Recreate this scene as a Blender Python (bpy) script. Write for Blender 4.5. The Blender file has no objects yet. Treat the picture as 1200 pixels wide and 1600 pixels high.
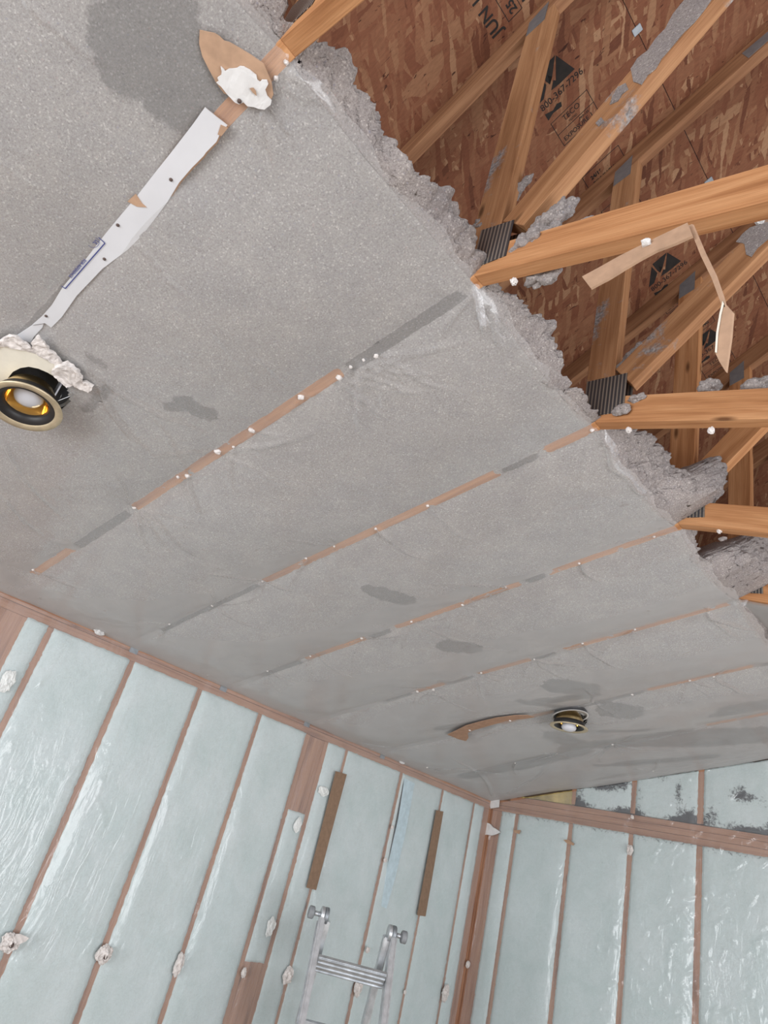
import bpy, bmesh, math, random
import numpy as np
from mathutils import Vector, Matrix, noise as N
random.seed(7); rng = np.random.default_rng(7)
C = bpy.context.scene.collection
ZO = 1.82                       # camera height above the floor; the surveyed heights below are relative to the camera
# ------------------------------------------------------------------ camera
F = 1050.8
MR = np.array([[0.722243570675478, 0.6485847544482736, 0.2402124911723137],
               [-0.1538759856628425, 0.4892870362373723, -0.8584406660954136],
               [-0.6743043865008034, 0.5830403180461204, 0.4531860345139225]])
cam = bpy.data.objects.new('camera', bpy.data.cameras.new('camera')); C.objects.link(cam)
R3 = Matrix([[MR[0][k], -MR[1][k], -MR[2][k]] for k in range(3)])
cam.matrix_world = Matrix.Translation((0, 0, ZO)) @ R3.to_4x4()
cam.data.sensor_fit = 'HORIZONTAL'; cam.data.sensor_width = 36; cam.data.lens = 36 * F / 1200
cam.data.clip_start = 0.02
bpy.context.scene.camera = cam
# ------------------------------------------------------------------ light
W = bpy.data.worlds.new('world'); bpy.context.scene.world = W; W.use_nodes = True
W.node_tree.nodes['Background'].inputs[0].default_value = (0.86, 0.92, 1.0, 1)
W.node_tree.nodes['Background'].inputs[1].default_value = 0.80
def area(name, loc, aim, sx, sy, power, col):
    l = bpy.data.lights.new(name, 'AREA'); l.shape = 'RECTANGLE'; l.size = sx; l.size_y = sy; l.energy = power; l.color = col
    o = bpy.data.objects.new(name, l); C.objects.link(o); o.location = loc
    o.rotation_euler = (Vector(aim) - Vector(loc)).to_track_quat('-Z', 'Y').to_euler(); return o
area('window_daylight_back', (-0.6, -3.2, 1.3), (-0.9, 2.0, 2.6), 3.4, 1.7, 115, (0.97, 0.98, 1.0))
area('window_daylight_side', (2.7, 1.6, 1.2), (-1.4, 2.2, 2.4), 3.2, 1.6, 85, (0.97, 0.98, 1.0))
vs = bpy.context.scene.view_settings
vs.view_transform = 'Standard'; vs.look = 'None'; vs.gamma = 1; vs.use_curve_mapping = False; vs.exposure = 0.37
# ------------------------------------------------------------------ survey of the room
XW, ZW, XR, ZR, L = -3.1735, 0.6245, -0.820, 1.234, 4.573
MS = (ZR - ZW) / (XR - XW)          # ceiling slope on the left
MR2 = -0.28                          # ceiling slope on the right
KR, ZT0 = 0.655, 2.475               # roof pitch, roof height over the ceiling peak
TY = [0.187, 0.80, 1.403, 2.008, 2.612, 3.236, 3.85, 4.457]
FLOOR = -ZO
def ray(u, v): return MR.T @ np.array([(u - 600) / F, (v - 800) / F, 1.0])
def onX(u, v, X): d = ray(u, v); return d * X / d[0]
def onY(u, v, Y): d = ray(u, v); return d * Y / d[1]
def onS(u, v, off=0.0):
    d = ray(u, v); return d * ((ZR - MS * XR + off) / (d[2] - MS * d[0]))
def V(p): return Vector((float(p[0]), float(p[1]), float(p[2]) + ZO))
def zs(x): return ZR + MS * (x - XR)
# ------------------------------------------------------------------ node helpers
def mat(name):
    m = bpy.data.materials.new(name); m.use_nodes = True; m.node_tree.nodes.clear()
    return m, m.node_tree.nodes, m.node_tree.links
def nd(ns, t, **kw):
    n = ns.new(t)
    for k, v in kw.items():
        if k == 'inp':
            for a, b in v.items(): n.inputs[a].default_value = b
        else: setattr(n, k, v)
    return n
def ramp(ns, stops, interp='LINEAR'):
    r = ns.new('ShaderNodeValToRGB'); r.color_ramp.interpolation = interp
    e = r.color_ramp.elements
    while len(e) < len(stops): e.new(0.5)
    for i, (p, c) in enumerate(stops):
        e[i].position = p; e[i].color = (*c, 1) if len(c) == 3 else c
    return r
def mix(ns, lk, fac, a, b, blend='MIX'):
    m = ns.new('ShaderNodeMix'); m.data_type = 'RGBA'; m.blend_type = blend
    for k, s in ((0, fac), (6, a), (7, b)):
        if isinstance(s, (int, float)): m.inputs[k].default_value = s
        elif isinstance(s, tuple): m.inputs[k].default_value = (*s, 1)
        else: lk.new(s, m.inputs[k])
    return m.outputs[2]
def finish(ns, lk, col, rough=0.8, bump=None, bstr=0.3, bdist=0.003, metal=0.0, spec=0.3):
    b = ns.new('ShaderNodeBsdfPrincipled'); o = ns.new('ShaderNodeOutputMaterial')
    if isinstance(col, tuple): b.inputs['Base Color'].default_value = (*col, 1)
    else: lk.new(col, b.inputs['Base Color'])
    if isinstance(rough, (int, float)): b.inputs['Roughness'].default_value = rough
    else: lk.new(rough, b.inputs['Roughness'])
    b.inputs['Metallic'].default_value = metal; b.inputs['Specular IOR Level'].default_value = spec
    if bump is not None:
        bp = ns.new('ShaderNodeBump'); bp.inputs['Strength'].default_value = bstr; bp.inputs['Distance'].default_value = bdist
        lk.new(bump, bp.inputs['Height']); lk.new(bp.outputs[0], b.inputs['Normal'])
    lk.new(b.outputs[0], o.inputs[0]); return b
def tex_noise(ns, lk, vec, scale, detail=4, rough=0.55, dist=0.0):
    n = ns.new('ShaderNodeTexNoise'); n.inputs['Scale'].default_value = scale; n.inputs['Detail'].default_value = detail
    n.inputs['Roughness'].default_value = rough; n.inputs['Distortion'].default_value = dist
    if vec is not None: lk.new(vec, n.inputs['Vector'])
    return n
def mapping(ns, lk, vec, scale=(1, 1, 1), rot=(0, 0, 0), loc=(0, 0, 0)):
    m = ns.new('ShaderNodeMapping'); m.inputs['Scale'].default_value = scale; m.inputs['Rotation'].default_value = rot
    m.inputs['Location'].default_value = loc; lk.new(vec, m.inputs[0]); return m.outputs[0]

def wood_mat(name, light, mid, dark, dust=0.0, rough=0.7):
    m, ns, lk = mat(name)
    uv = ns.new('ShaderNodeUVMap'); oi = ns.new('ShaderNodeObjectInfo')
    off = nd(ns, 'ShaderNodeVectorMath', operation='SCALE'); off.inputs[0].default_value = (7.3, 3.1, 0); lk.new(oi.outputs['Random'], off.inputs['Scale'])
    ad = nd(ns, 'ShaderNodeVectorMath', operation='ADD'); lk.new(uv.outputs[0], ad.inputs[0]); lk.new(off.outputs[0], ad.inputs[1])
    v = ad.outputs[0]
    n1 = tex_noise(ns, lk, mapping(ns, lk, v, (0.9, 14, 1)), 2.2, 3, 0.5, 0.6)
    n2 = tex_noise(ns, lk, mapping(ns, lk, v, (3, 120, 1)), 2.5, 4, 0.6, 0.2)
    r1 = ramp(ns, [(0.30, dark), (0.48, mid), (0.68, light)]); lk.new(n1.outputs[0], r1.inputs[0])
    r2 = ramp(ns, [(0.35, (0.72, 0.68, 0.64)), (0.6, (1, 1, 1))]); lk.new(n2.outputs[0], r2.inputs[0])
    c = mix(ns, lk, 0.7, r1.outputs[0], r2.outputs[0], 'MULTIPLY')
    vo = nd(ns, 'ShaderNodeTexVoronoi'); vo.inputs['Scale'].default_value = 1.0; lk.new(mapping(ns, lk, v, (3.2, 11, 1)), vo.inputs['Vector'])
    rk = ramp(ns, [(0.04, (1, 1, 1)), (0.12, (0, 0, 0))]); lk.new(vo.outputs['Distance'], rk.inputs[0])
    c = mix(ns, lk, rk.outputs[0], c, tuple(x * 0.45 for x in dark))
    if dust:
        tc = ns.new('ShaderNodeTexCoord')
        n3 = tex_noise(ns, lk, tc.outputs['Object'], 5, 6, 0.7)
        r3 = ramp(ns, [(0.66 - dust, (0, 0, 0)), (0.70 - dust * .6, (1, 1, 1))]); lk.new(n3.outputs[0], r3.inputs[0])
        n4 = tex_noise(ns, lk, tc.outputs['Object'], 120, 3)
        r4 = ramp(ns, [(0.35, (0.16, 0.15, 0.15)), (0.65, (0.40, 0.38, 0.37))]); lk.new(n4.outputs[0], r4.inputs[0])
        c = mix(ns, lk, r3.outputs[0], c, r4.outputs[0])
    finish(ns, lk, c, rough, n2.outputs[0], 0.25, 0.001, spec=0.25)
    return m
M_LUM = wood_mat('fir_lumber', (0.60, 0.315, 0.150), (0.50, 0.240, 0.105), (0.36, 0.155, 0.062))
M_LUM_DUST_SHADE = wood_mat('dusty_shaded_fir_lumber', (0.50, 0.27, 0.135), (0.40, 0.20, 0.095), (0.28, 0.13, 0.057), dust=0.10)  # grey dust over fir whose base tone is darkened to paint in attic shade
M_STUD = wood_mat('stud_lumber', (0.48, 0.265, 0.165), (0.41, 0.215, 0.130), (0.28, 0.135, 0.08))
M_TOP = wood_mat('shaded_roof_chord_lumber', (0.38, 0.195, 0.10), (0.30, 0.145, 0.072), (0.20, 0.088, 0.042))  # top chords get a darker lumber colour, painting in the weaker light up there

def osb_mat():
    m, ns, lk = mat('strand_board')
    tc = ns.new('ShaderNodeTexCoord'); g = tc.outputs['Object']
    nw = tex_noise(ns, lk, g, 9, 5, 0.7)
    wv = nd(ns, 'ShaderNodeVectorMath', operation='MULTIPLY_ADD'); lk.new(nw.outputs['Color'], wv.inputs[0]); wv.inputs[1].default_value = (.030, .030, 0); lk.new(g, wv.inputs[2])
    cols = []
    for rot, sc, sd in ((0.35, (5, 30, 1), 1), (1.25, (7, 40, 1), 2), (-0.65, (6, 45, 1), 3), (2.3, (5, 32, 1), 4), (1.75, (10, 70, 1), 5), (0.1, (6, 38, 1), 6), (-1.0, (7, 52, 1), 7)):
        vo = nd(ns, 'ShaderNodeTexVoronoi'); vo.inputs['Scale'].default_value = 1.0
        mp = ns.new('ShaderNodeMapping'); mp.vector_type = 'TEXTURE'; mp.inputs['Scale'].default_value = (1 / sc[0], 1 / sc[1], 1); mp.inputs['Rotation'].default_value = (0, 0, rot); mp.inputs['Location'].default_value = (sd * 3.7, sd, 0)
        lk.new(wv.outputs[0], mp.inputs[0]); lk.new(mp.outputs[0], vo.inputs['Vector'])
        sp = ns.new('ShaderNodeSeparateColor'); lk.new(vo.outputs['Color'], sp.inputs[0])
        cols.append((sp.outputs[0], sp.outputs[1]))
    val = cols[0][0]
    for a, b in cols[1:]:
        gt = nd(ns, 'ShaderNodeMath', operation='GREATER_THAN'); lk.new(b, gt.inputs[0]); gt.inputs[1].default_value = 0.52
        mx = nd(ns, 'ShaderNodeMix', data_type='FLOAT'); lk.new(gt.outputs[0], mx.inputs[0]); lk.new(val, mx.inputs[2]); lk.new(a, mx.inputs[3]); val = mx.outputs[0]
    r = ramp(ns, [(0.0, (0.125, 0.045, 0.024)), (0.06, (0.185, 0.068, 0.036)), (0.35, (0.215, 0.088, 0.047)), (0.65, (0.24, 0.108, 0.058)), (0.9, (0.285, 0.145, 0.079)), (1.0, (0.37, 0.215, 0.125))])
    lk.new(val, r.inputs[0])
    nf = tex_noise(ns, lk, mapping(ns, lk, g, (22, 90, 1), (0, 0, .6)), 1.5, 5, 0.7, .8)
    rf = ramp(ns, [(0.3, (0.74, 0.70, 0.67)), (0.65, (1.12, 1.10, 1.06))]); lk.new(nf.outputs[0], rf.inputs[0])
    c = mix(ns, lk, 0.8, r.outputs[0], rf.outputs[0], 'MULTIPLY')
    n5 = tex_noise(ns, lk, mapping(ns, lk, g, (12, 50, 1), (0, 0, .5)), 1.6, 3, 0.6, 1.0)
    r5 = ramp(ns, [(0.66, (0, 0, 0)), (0.70, (1, 1, 1))]); lk.new(n5.outputs[0], r5.inputs[0])
    c = mix(ns, lk, r5.outputs[0], c, (0.055, 0.018, 0.010))
    finish(ns, lk, c, 0.75, val, 0.35, 0.002, spec=0.25); return m
M_OSB = osb_mat()

def cell_mat(name, tint=(1, 1, 1), stain=False, dark=0.0):
    m, ns, lk = mat(name)
    tc = ns.new('ShaderNodeTexCoord'); g = tc.outputs['Object']
    n1 = tex_noise(ns, lk, g, 230, 4, 0.8)
    r1 = ramp(ns, [(0.28, (0.19, 0.18, 0.18)), (0.42, (0.345, 0.33, 0.325)), (0.56, (0.445, 0.43, 0.425)), (0.72, (0.63, 0.62, 0.61))]); lk.new(n1.outputs[0], r1.inputs[0])
    vo = nd(ns, 'ShaderNodeTexVoronoi'); vo.inputs['Scale'].default_value = 300; lk.new(g, vo.inputs['Vector'])
    sp = ns.new('ShaderNodeSeparateColor'); lk.new(vo.outputs['Color'], sp.inputs[0])
    rw = ramp(ns, [(0.91, (0, 0, 0)), (0.95, (0.6, 0.6, 0.6))]); lk.new(sp.outputs[0], rw.inputs[0])
    rt = ramp(ns, [(0.0, (0.75, 0.74, 0.72)), (0.55, (0.72, 0.71, 0.70)), (0.70, (0.50, 0.40, 0.39)), (0.78, (0.20, 0.19, 0.20)), (0.93, (0.33, 0.34, 0.42))], 'CONSTANT'); lk.new(sp.outputs[1], rt.inputs[0])
    c = mix(ns, lk, rw.outputs[0], r1.outputs[0], rt.outputs[0])
    n2 = tex_noise(ns, lk, g, 9, 4, 0.6)
    r2 = ramp(ns, [(0.3, (0.86, 0.85, 0.86)), (0.7, (1.06, 1.04, 1.02))]); lk.new(n2.outputs[0], r2.inputs[0])
    c = mix(ns, lk, 1.0, c, r2.outputs[0], 'MULTIPLY')
    c = mix(ns, lk, 1.0, c, tint, 'MULTIPLY')
    if stain:
        at = nd(ns, 'ShaderNodeAttribute', attribute_name='stain')
        n3 = tex_noise(ns, lk, g, 26, 5, 0.7)
        s = nd(ns, 'ShaderNodeMath', operation='MULTIPLY_ADD'); lk.new(n3.outputs[0], s.inputs[0]); s.inputs[1].default_value = 0.7; lk.new(at.outputs['Fac'], s.inputs[2])
        r3 = ramp(ns, [(0.66, (0, 0, 0)), (0.76, (1, 1, 1))]); lk.new(s.outputs[0], r3.inputs[0])
        k = nd(ns, 'ShaderNodeMath', operation='MULTIPLY'); lk.new(r3.outputs[0], k.inputs[0]); k.inputs[1].default_value = 0.85
        dk = mix(ns, lk, 1.0, c, (0.46, 0.46, 0.46), 'MULTIPLY')
        c = mix(ns, lk, k.outputs[0], c, dk)
    finish(ns, lk, c, 0.95, n1.outputs[0], 0.9, 0.006, spec=0.05); return m
M_CEL = cell_mat('cellulose_fluff', (0.98, 0.925, 0.905))
M_CELU = cell_mat('cellulose_under_film', (1.19, 1.185, 1.18), stain=True)

def film_mat(name, haze, hcol, bscale, bstr, rough=0.18, stretch=(1, 1, 1), bdist=0.004, fmax=0.15, graze=0.0):
    m, ns, lk = mat(name)
    tc = ns.new('ShaderNodeTexCoord')
    n1 = tex_noise(ns, lk, mapping(ns, lk, tc.outputs['Object'], stretch), bscale, 3, 0.5, 0.8)
    r = ramp(ns, [(0.3, (0, 0, 0)), (0.5, (1, 1, 1)), (0.7, (0.2, 0.2, 0.2))]); lk.new(n1.outputs[0], r.inputs[0])
    bp = ns.new('ShaderNodeBump'); bp.inputs['Strength'].default_value = bstr; bp.inputs['Distance'].default_value = bdist; lk.new(r.outputs[0], bp.inputs['Height'])
    tr = ns.new('ShaderNodeBsdfTransparent'); df = ns.new('ShaderNodeBsdfDiffuse'); tl = ns.new('ShaderNodeBsdfTranslucent'); gl = ns.new('ShaderNodeBsdfGlossy')
    df.inputs[0].default_value = (*hcol, 1); tl.inputs[0].default_value = (*hcol, 1)
    gl.inputs['Roughness'].default_value = rough
    lk.new(bp.outputs[0], gl.inputs['Normal'])
    m0 = ns.new('ShaderNodeMixShader'); m0.inputs[0].default_value = 0.2; lk.new(df.outputs[0], m0.inputs[1]); lk.new(tl.outputs[0], m0.inputs[2])
    m1 = ns.new('ShaderNodeMixShader'); lw = ns.new('ShaderNodeLayerWeight'); lw.inputs[0].default_value = 0.5
    pw = nd(ns, 'ShaderNodeMath', operation='POWER'); lk.new(lw.outputs['Facing'], pw.inputs[0]); pw.inputs[1].default_value = 1.7
    hz = nd(ns, 'ShaderNodeMath', operation='MULTIPLY_ADD'); lk.new(pw.outputs[0], hz.inputs[0]); hz.inputs[1].default_value = graze; hz.inputs[2].default_value = haze; lk.new(hz.outputs[0], m1.inputs[0])
    lk.new(bp.outputs[0], df.inputs['Normal']); lk.new(tr.outputs[0], m1.inputs[1]); lk.new(m0.outputs[0], m1.inputs[2])
    fr = ns.new('ShaderNodeFresnel'); fr.inputs['IOR'].default_value = 1.5; lk.new(bp.outputs[0], fr.inputs['Normal'])
    # fresnel is read on whichever side faces the light, so clamp it
    mn = nd(ns, 'ShaderNodeMath', operation='MINIMUM'); lk.new(fr.outputs[0], mn.inputs[0]); mn.inputs[1].default_value = fmax
    m2 = ns.new('ShaderNodeMixShader'); lk.new(mn.outputs[0], m2.inputs[0]); lk.new(m1.outputs[0], m2.inputs[1]); lk.new(gl.outputs[0], m2.inputs[2])
    o = ns.new('ShaderNodeOutputMaterial'); lk.new(m2.outputs[0], o.inputs[0]); return m
M_FILM = film_mat('clear_poly_sheet', 0.18, (0.86, 0.855, 0.85), 6, 0.35, 0.2, fmax=0.12, graze=0.35)
M_FILMW = film_mat('clear_poly_sheet_wall', 0.16, (0.80, 0.83, 0.86), 7, 0.28, 0.12, (3.2, 3.2, 0.8), 0.006, fmax=0.08, graze=0.1)

def glass_wool(name, c1, c2, mold=False):
    m, ns, lk = mat(name)
    tc = ns.new('ShaderNodeTexCoord'); g = tc.outputs['Object']
    n1 = tex_noise(ns, lk, g, 5, 5, 0.6, 0.5)
    r1 = ramp(ns, [(0.3, c1), (0.7, c2)]); lk.new(n1.outputs[0], r1.inputs[0])
    n2 = tex_noise(ns, lk, g, 90, 5, 0.7, 1.5)
    r2 = ramp(ns, [(0.3, (0.86, 0.86, 0.86)), (0.6, (1, 1, 1))]); lk.new(n2.outputs[0], r2.inputs[0])
    c = mix(ns, lk, 1.0, r1.outputs[0], r2.outputs[0], 'MULTIPLY')
    if mold:
        at = nd(ns, 'ShaderNodeAttribute', attribute_name='stain')
        n3 = tex_noise(ns, lk, g, 42, 6, 0.8, 0.4)
        s = nd(ns, 'ShaderNodeMath', operation='MULTIPLY_ADD'); lk.new(n3.outputs[0], s.inputs[0]); s.inputs[1].default_value = 1.5; lk.new(at.outputs['Fac'], s.inputs[2])
        r3 = ramp(ns, [(0.49, (0, 0, 0)), (0.60, (1, 1, 1))])
        h = nd(ns, 'ShaderNodeMath', operation='MULTIPLY'); lk.new(s.outputs[0], h.inputs[0]); h.inputs[1].default_value = 0.5
        lk.new(h.outputs[0], r3.inputs[0])
        c = mix(ns, lk, r3.outputs[0], c, (0.07, 0.07, 0.075))
    finish(ns, lk, c, 0.95, n2.outputs[0], 0.6, 0.004, spec=0.05); return m
M_BATT = glass_wool('pale_glass_wool', (0.575, 0.665, 0.65), (0.68, 0.745, 0.74), mold=True)
M_YEL = glass_wool('yellow_glass_wool', (0.16, 0.12, 0.04), (0.66, 0.50, 0.20))

def simple(name, col, rough=0.6, metal=0.0, nscale=40, namp=0.12, bstr=0.2, spec=0.4):
    m, ns, lk = mat(name); tc = ns.new('ShaderNodeTexCoord')
    n = tex_noise(ns, lk, tc.outputs['Object'], nscale, 4)
    r = ramp(ns, [(0.3, tuple(c * (1 - namp) for c in col)), (0.7, tuple(min(1, c * (1 + namp)) for c in col))]); lk.new(n.outputs[0], r.inputs[0])
    finish(ns, lk, r.outputs[0], rough, n.outputs[0], bstr, 0.001, metal, spec); return m
M_PAPER = simple('painted_drywall_paper', (0.63, 0.63, 0.65), 0.7, nscale=9, namp=.04, bstr=.1)
M_KRAFT = simple('kraft_card', (0.43, 0.275, 0.18), 0.85)
M_KRAFTD = simple('dark_kraft_card', (0.25, 0.16, 0.105), 0.85)
M_PLAS = simple('white_plaster', (0.68, 0.67, 0.66), 0.9, namp=0.06, bstr=0.5)
M_KRAFTM = simple('brown_card', (0.36, 0.215, 0.14), 0.85)
M_DAUB = simple('thin_plaster_smear', (0.72, 0.73, 0.71), 0.95, nscale=30, namp=0.12)
M_CRUMB = simple('torn_gypsum', (0.66, 0.61, 0.58), 0.95, nscale=60, namp=0.2, bstr=0.6)
M_CREAM = simple('cream_paint', (0.76, 0.72, 0.62), 0.6, namp=0.04)
M_BRASS = simple('aged_brass', (0.62, 0.47, 0.25), 0.32, 1.0, bstr=0.05)
M_BRSAT = simple('satin_brass', (0.62, 0.52, 0.36), 0.45, 0.6, bstr=0.05)
M_GOLD = simple('polished_gold_reflector', (0.92, 0.66, 0.30), 0.08, 1.0, bstr=0.0, namp=0.03)
M_BLACK = simple('black_baffle', (0.02, 0.018, 0.018), 0.45)
M_CAN = simple('dark_can_steel', (0.10, 0.10, 0.105), 0.4, 0.6)
M_BULB = simple('frosted_bulb', (0.62, 0.62, 0.66), 0.25, namp=0.02, bstr=0.0)
M_WIRE = simple('steel_wire', (0.6, 0.6, 0.6), 0.3, 1.0)
M_GALV = simple('galvanised_steel', (0.30, 0.32, 0.34), 0.5, 0.7)
M_ALU = simple('scuffed_aluminium', (0.62, 0.64, 0.66), 0.36, 0.75, nscale=25, namp=0.18)
M_KNOB = simple('grey_plastic', (0.25, 0.26, 0.27), 0.5)
M_INK = simple('black_ink', (0.018, 0.014, 0.012), 0.8, namp=0.3)
M_BLUE = simple('blue_ink', (0.05, 0.06, 0.22), 0.7)
M_HOLE = simple('rust_dark', (0.10, 0.07, 0.06), 0.8)
M_SHEATH = simple('sheathing_board', (0.30, 0.20, 0.13), 0.85, nscale=12)
M_FLOOR = simple('plywood_subfloor', (0.42, 0.34, 0.26), 0.8, nscale=8)
M_SCREW = simple('white_screw_scrap', (0.68, 0.64, 0.62), 0.8)

def plate_mat():
    m, ns, lk = mat('toothed_nail_plate')
    uv = ns.new('ShaderNodeUVMap')
    sp = ns.new('ShaderNodeSeparateXYZ'); lk.new(mapping(ns, lk, uv.outputs[0], (90, 190, 1)), sp.inputs[0])
    fx = nd(ns, 'ShaderNodeMath', operation='FRACT'); lk.new(sp.outputs[0], fx.inputs[0])
    fy = nd(ns, 'ShaderNodeMath', operation='FRACT'); lk.new(sp.outputs[1], fy.inputs[0])
    a = nd(ns, 'ShaderNodeMath', operation='LESS_THAN'); lk.new(fx.outputs[0], a.inputs[0]); a.inputs[1].default_value = 0.42
    b = nd(ns, 'ShaderNodeMath', operation='LESS_THAN'); lk.new(fy.outputs[0], b.inputs[0]); b.inputs[1].default_value = 0.45
    ab = nd(ns, 'ShaderNodeMath', operation='MULTIPLY'); lk.new(a.outputs[0], ab.inputs[0]); lk.new(b.outputs[0], ab.inputs[1])
    c = mix(ns, lk, ab.outputs[0], (0.055, 0.055, 0.06), (0.50, 0.42, 0.33))
    inv = nd(ns, 'ShaderNodeMath', operation='SUBTRACT'); inv.inputs[0].default_value = 1; lk.new(ab.outputs[0], inv.inputs[1])
    finish(ns, lk, c, 0.45, inv.outputs[0], 0.6, 0.001, 0.3, 0.5); return m
M_PLATE = plate_mat()

# ------------------------------------------------------------------ object helpers
def link(name, me, m=None, parent=None, smooth=False):
    o = bpy.data.objects.new(name, me); C.objects.link(o)
    if m: me.materials.append(m)
    if parent is not None:
        o.parent = parent
    if smooth: me.polygons.foreach_set('use_smooth', [True] * len(me.polygons))
    return o
def thing(name, label, cat, loc=(0, 0, 0), group=None):
    o = bpy.data.objects.new(name, None); C.objects.link(o); o.location = loc; o.empty_display_size = 0.05
    return tag(o, label, cat, group)
def tag(o, label, cat, group=None):
    o['label'] = label; o['category'] = cat
    if group: o['group'] = group
    return o
def struct(o): o['kind'] = 'structure'; return o
def shift(me, off):
    me.transform(Matrix.Translation(-Vector(off)))
def place(name, me, m, loc, parent=None, smooth=False):
    """mesh given in world coordinates gets its origin at loc (and the parent's own place is subtracted)"""
    shift(me, loc); o = link(name, me, m, parent, smooth)
    o.location = Vector(loc) - (Vector(parent.location) if parent is not None else Vector())
    return o
def board(name, pts, nrm, th, m, parent=None, bev=0.0015, udir=None, origin=None):
    """prism: polygon pts (world) extruded by th along nrm, uv along udir"""
    bm = bmesh.new(); nrm = Vector(nrm).normalized()
    a = [bm.verts.new(p) for p in pts]; b = [bm.verts.new(Vector(p) + nrm * th) for p in pts]
    bm.faces.new(a); bm.faces.new(list(reversed(b)))
    for i in range(len(pts)):
        j = (i + 1) % len(pts); bm.faces.new([a[j], a[i], b[i], b[j]])
    bmesh.ops.recalc_face_normals(bm, faces=bm.faces)
    if bev: bmesh.ops.bevel(bm, geom=list(bm.edges), offset=bev, segments=1, affect='EDGES', clamp_overlap=True)
    u = Vector(udir).normalized() if udir is not None else (Vector(pts[1]) - Vector(pts[0])).normalized()
    w = nrm; v = u.cross(w)
    uvl = bm.loops.layers.uv.new('UVMap'); p0 = Vector(pts[0])
    for f in bm.faces:
        for l in f.loops:
            d = l.vert.co - p0; l[uvl].uv = (d.dot(u), d.dot(v) + 1.3 * d.dot(w))
    me = bpy.data.meshes.new(name); bm.to_mesh(me); bm.free()
    loc = origin if origin is not None else sum((Vector(p) for p in pts), Vector()) / len(pts)
    return place(name, me, m, loc, parent)
def grid_mesh(name, P, cols=None, keep=None):
    """P: (nr, nc, 3) world coordinates relative to the camera height"""
    nr, nc = P.shape[:2]; P = P.copy(); P[..., 2] += ZO
    idx = np.arange(nr * nc).reshape(nr, nc)
    q = np.stack([idx[:-1, :-1], idx[:-1, 1:], idx[1:, 1:], idx[1:, :-1]], -1).reshape(-1, 4)
    if keep is not None: q = q[keep.reshape(-1)]
    me = bpy.data.meshes.new(name)
    me.vertices.add(nr * nc); me.vertices.foreach_set('co', P.reshape(-1).astype(np.float32))
    me.loops.add(len(q) * 4); me.loops.foreach_set('vertex_index', q.reshape(-1).astype(np.int32))
    me.polygons.add(len(q)); me.polygons.foreach_set('loop_start', np.arange(0, len(q) * 4, 4, dtype=np.int32))
    me.polygons.foreach_set('loop_total', np.full(len(q), 4, np.int32)) if hasattr(me.polygons[0], 'loop_total') and False else None
    me.update(calc_edges=True); me.validate()
    if cols is not None:
        a = me.attributes.new('stain', 'FLOAT', 'POINT')
        if len(a.data) == nr * nc: a.data.foreach_set('value', cols.reshape(-1).astype(np.float32))
    me.polygons.foreach_set('use_smooth', [True] * len(me.polygons))
    return me
def tube_mesh(name, pts, r, seg=8, closed=False):
    bm = bmesh.new(); rings = []
    pts = [Vector(p) for p in pts]
    for i, p in enumerate(pts):
        t = (pts[min(i + 1, len(pts) - 1)] - pts[max(i - 1, 0)]).normalized()
        a = t.orthogonal().normalized() if i == 0 else (a - t * a.dot(t)).normalized()
        b = t.cross(a)
        rings.append([bm.verts.new(p + (a * math.cos(k * 2 * math.pi / seg) + b * math.sin(k * 2 * math.pi / seg)) * r) for k in range(seg)])
    for A, B in zip(rings, rings[1:]):
        for k in range(seg): bm.faces.new([A[k], A[(k + 1) % seg], B[(k + 1) % seg], B[k]])
    bm.faces.new(list(reversed(rings[0]))); bm.faces.new(rings[-1])
    me = bpy.data.meshes.new(name); bm.to_mesh(me); bm.free(); return me
def lathe_mesh(name, prof, seg=48, mtx=None):
    bm = bmesh.new(); rings = []
    for r, z in prof:
        if r < 1e-5: rings.append([bm.verts.new((0, 0, z))])
        else: rings.append([bm.verts.new((r * math.cos(k * 2 * math.pi / seg), r * math.sin(k * 2 * math.pi / seg), z)) for k in range(seg)])
    for A, B in zip(rings, rings[1:]):
        for k in range(seg):
            k2 = (k + 1) % seg
            if len(A) == 1: bm.faces.new([A[0], B[k2], B[k]])
            elif len(B) == 1: bm.faces.new([A[k], A[k2], B[0]])
            else: bm.faces.new([A[k], A[k2], B[k2], B[k]])
    if mtx is not None: bm.transform(mtx)
    me = bpy.data.meshes.new(name); bm.to_mesh(me); bm.free()
    me.polygons.foreach_set('use_smooth', [True] * len(me.polygons)); return me
def box_mesh(name, x0, x1, y0, y1, z0, z1, bev=0.0):
    bm = bmesh.new(); bmesh.ops.create_cube(bm, size=1)
    bm.transform(Matrix.Translation(((x0 + x1) / 2, (y0 + y1) / 2, (z0 + z1) / 2)) @ Matrix.Diagonal((x1 - x0, y1 - y0, z1 - z0, 1)))
    if bev: bmesh.ops.bevel(bm, geom=list(bm.edges), offset=bev, segments=2, affect='EDGES')
    me = bpy.data.meshes.new(name); bm.to_mesh(me); bm.free(); return me
def fbm(p, s, o=4): return N.fractal(Vector(p) * s, 0.6, 2.1, o)

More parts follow.
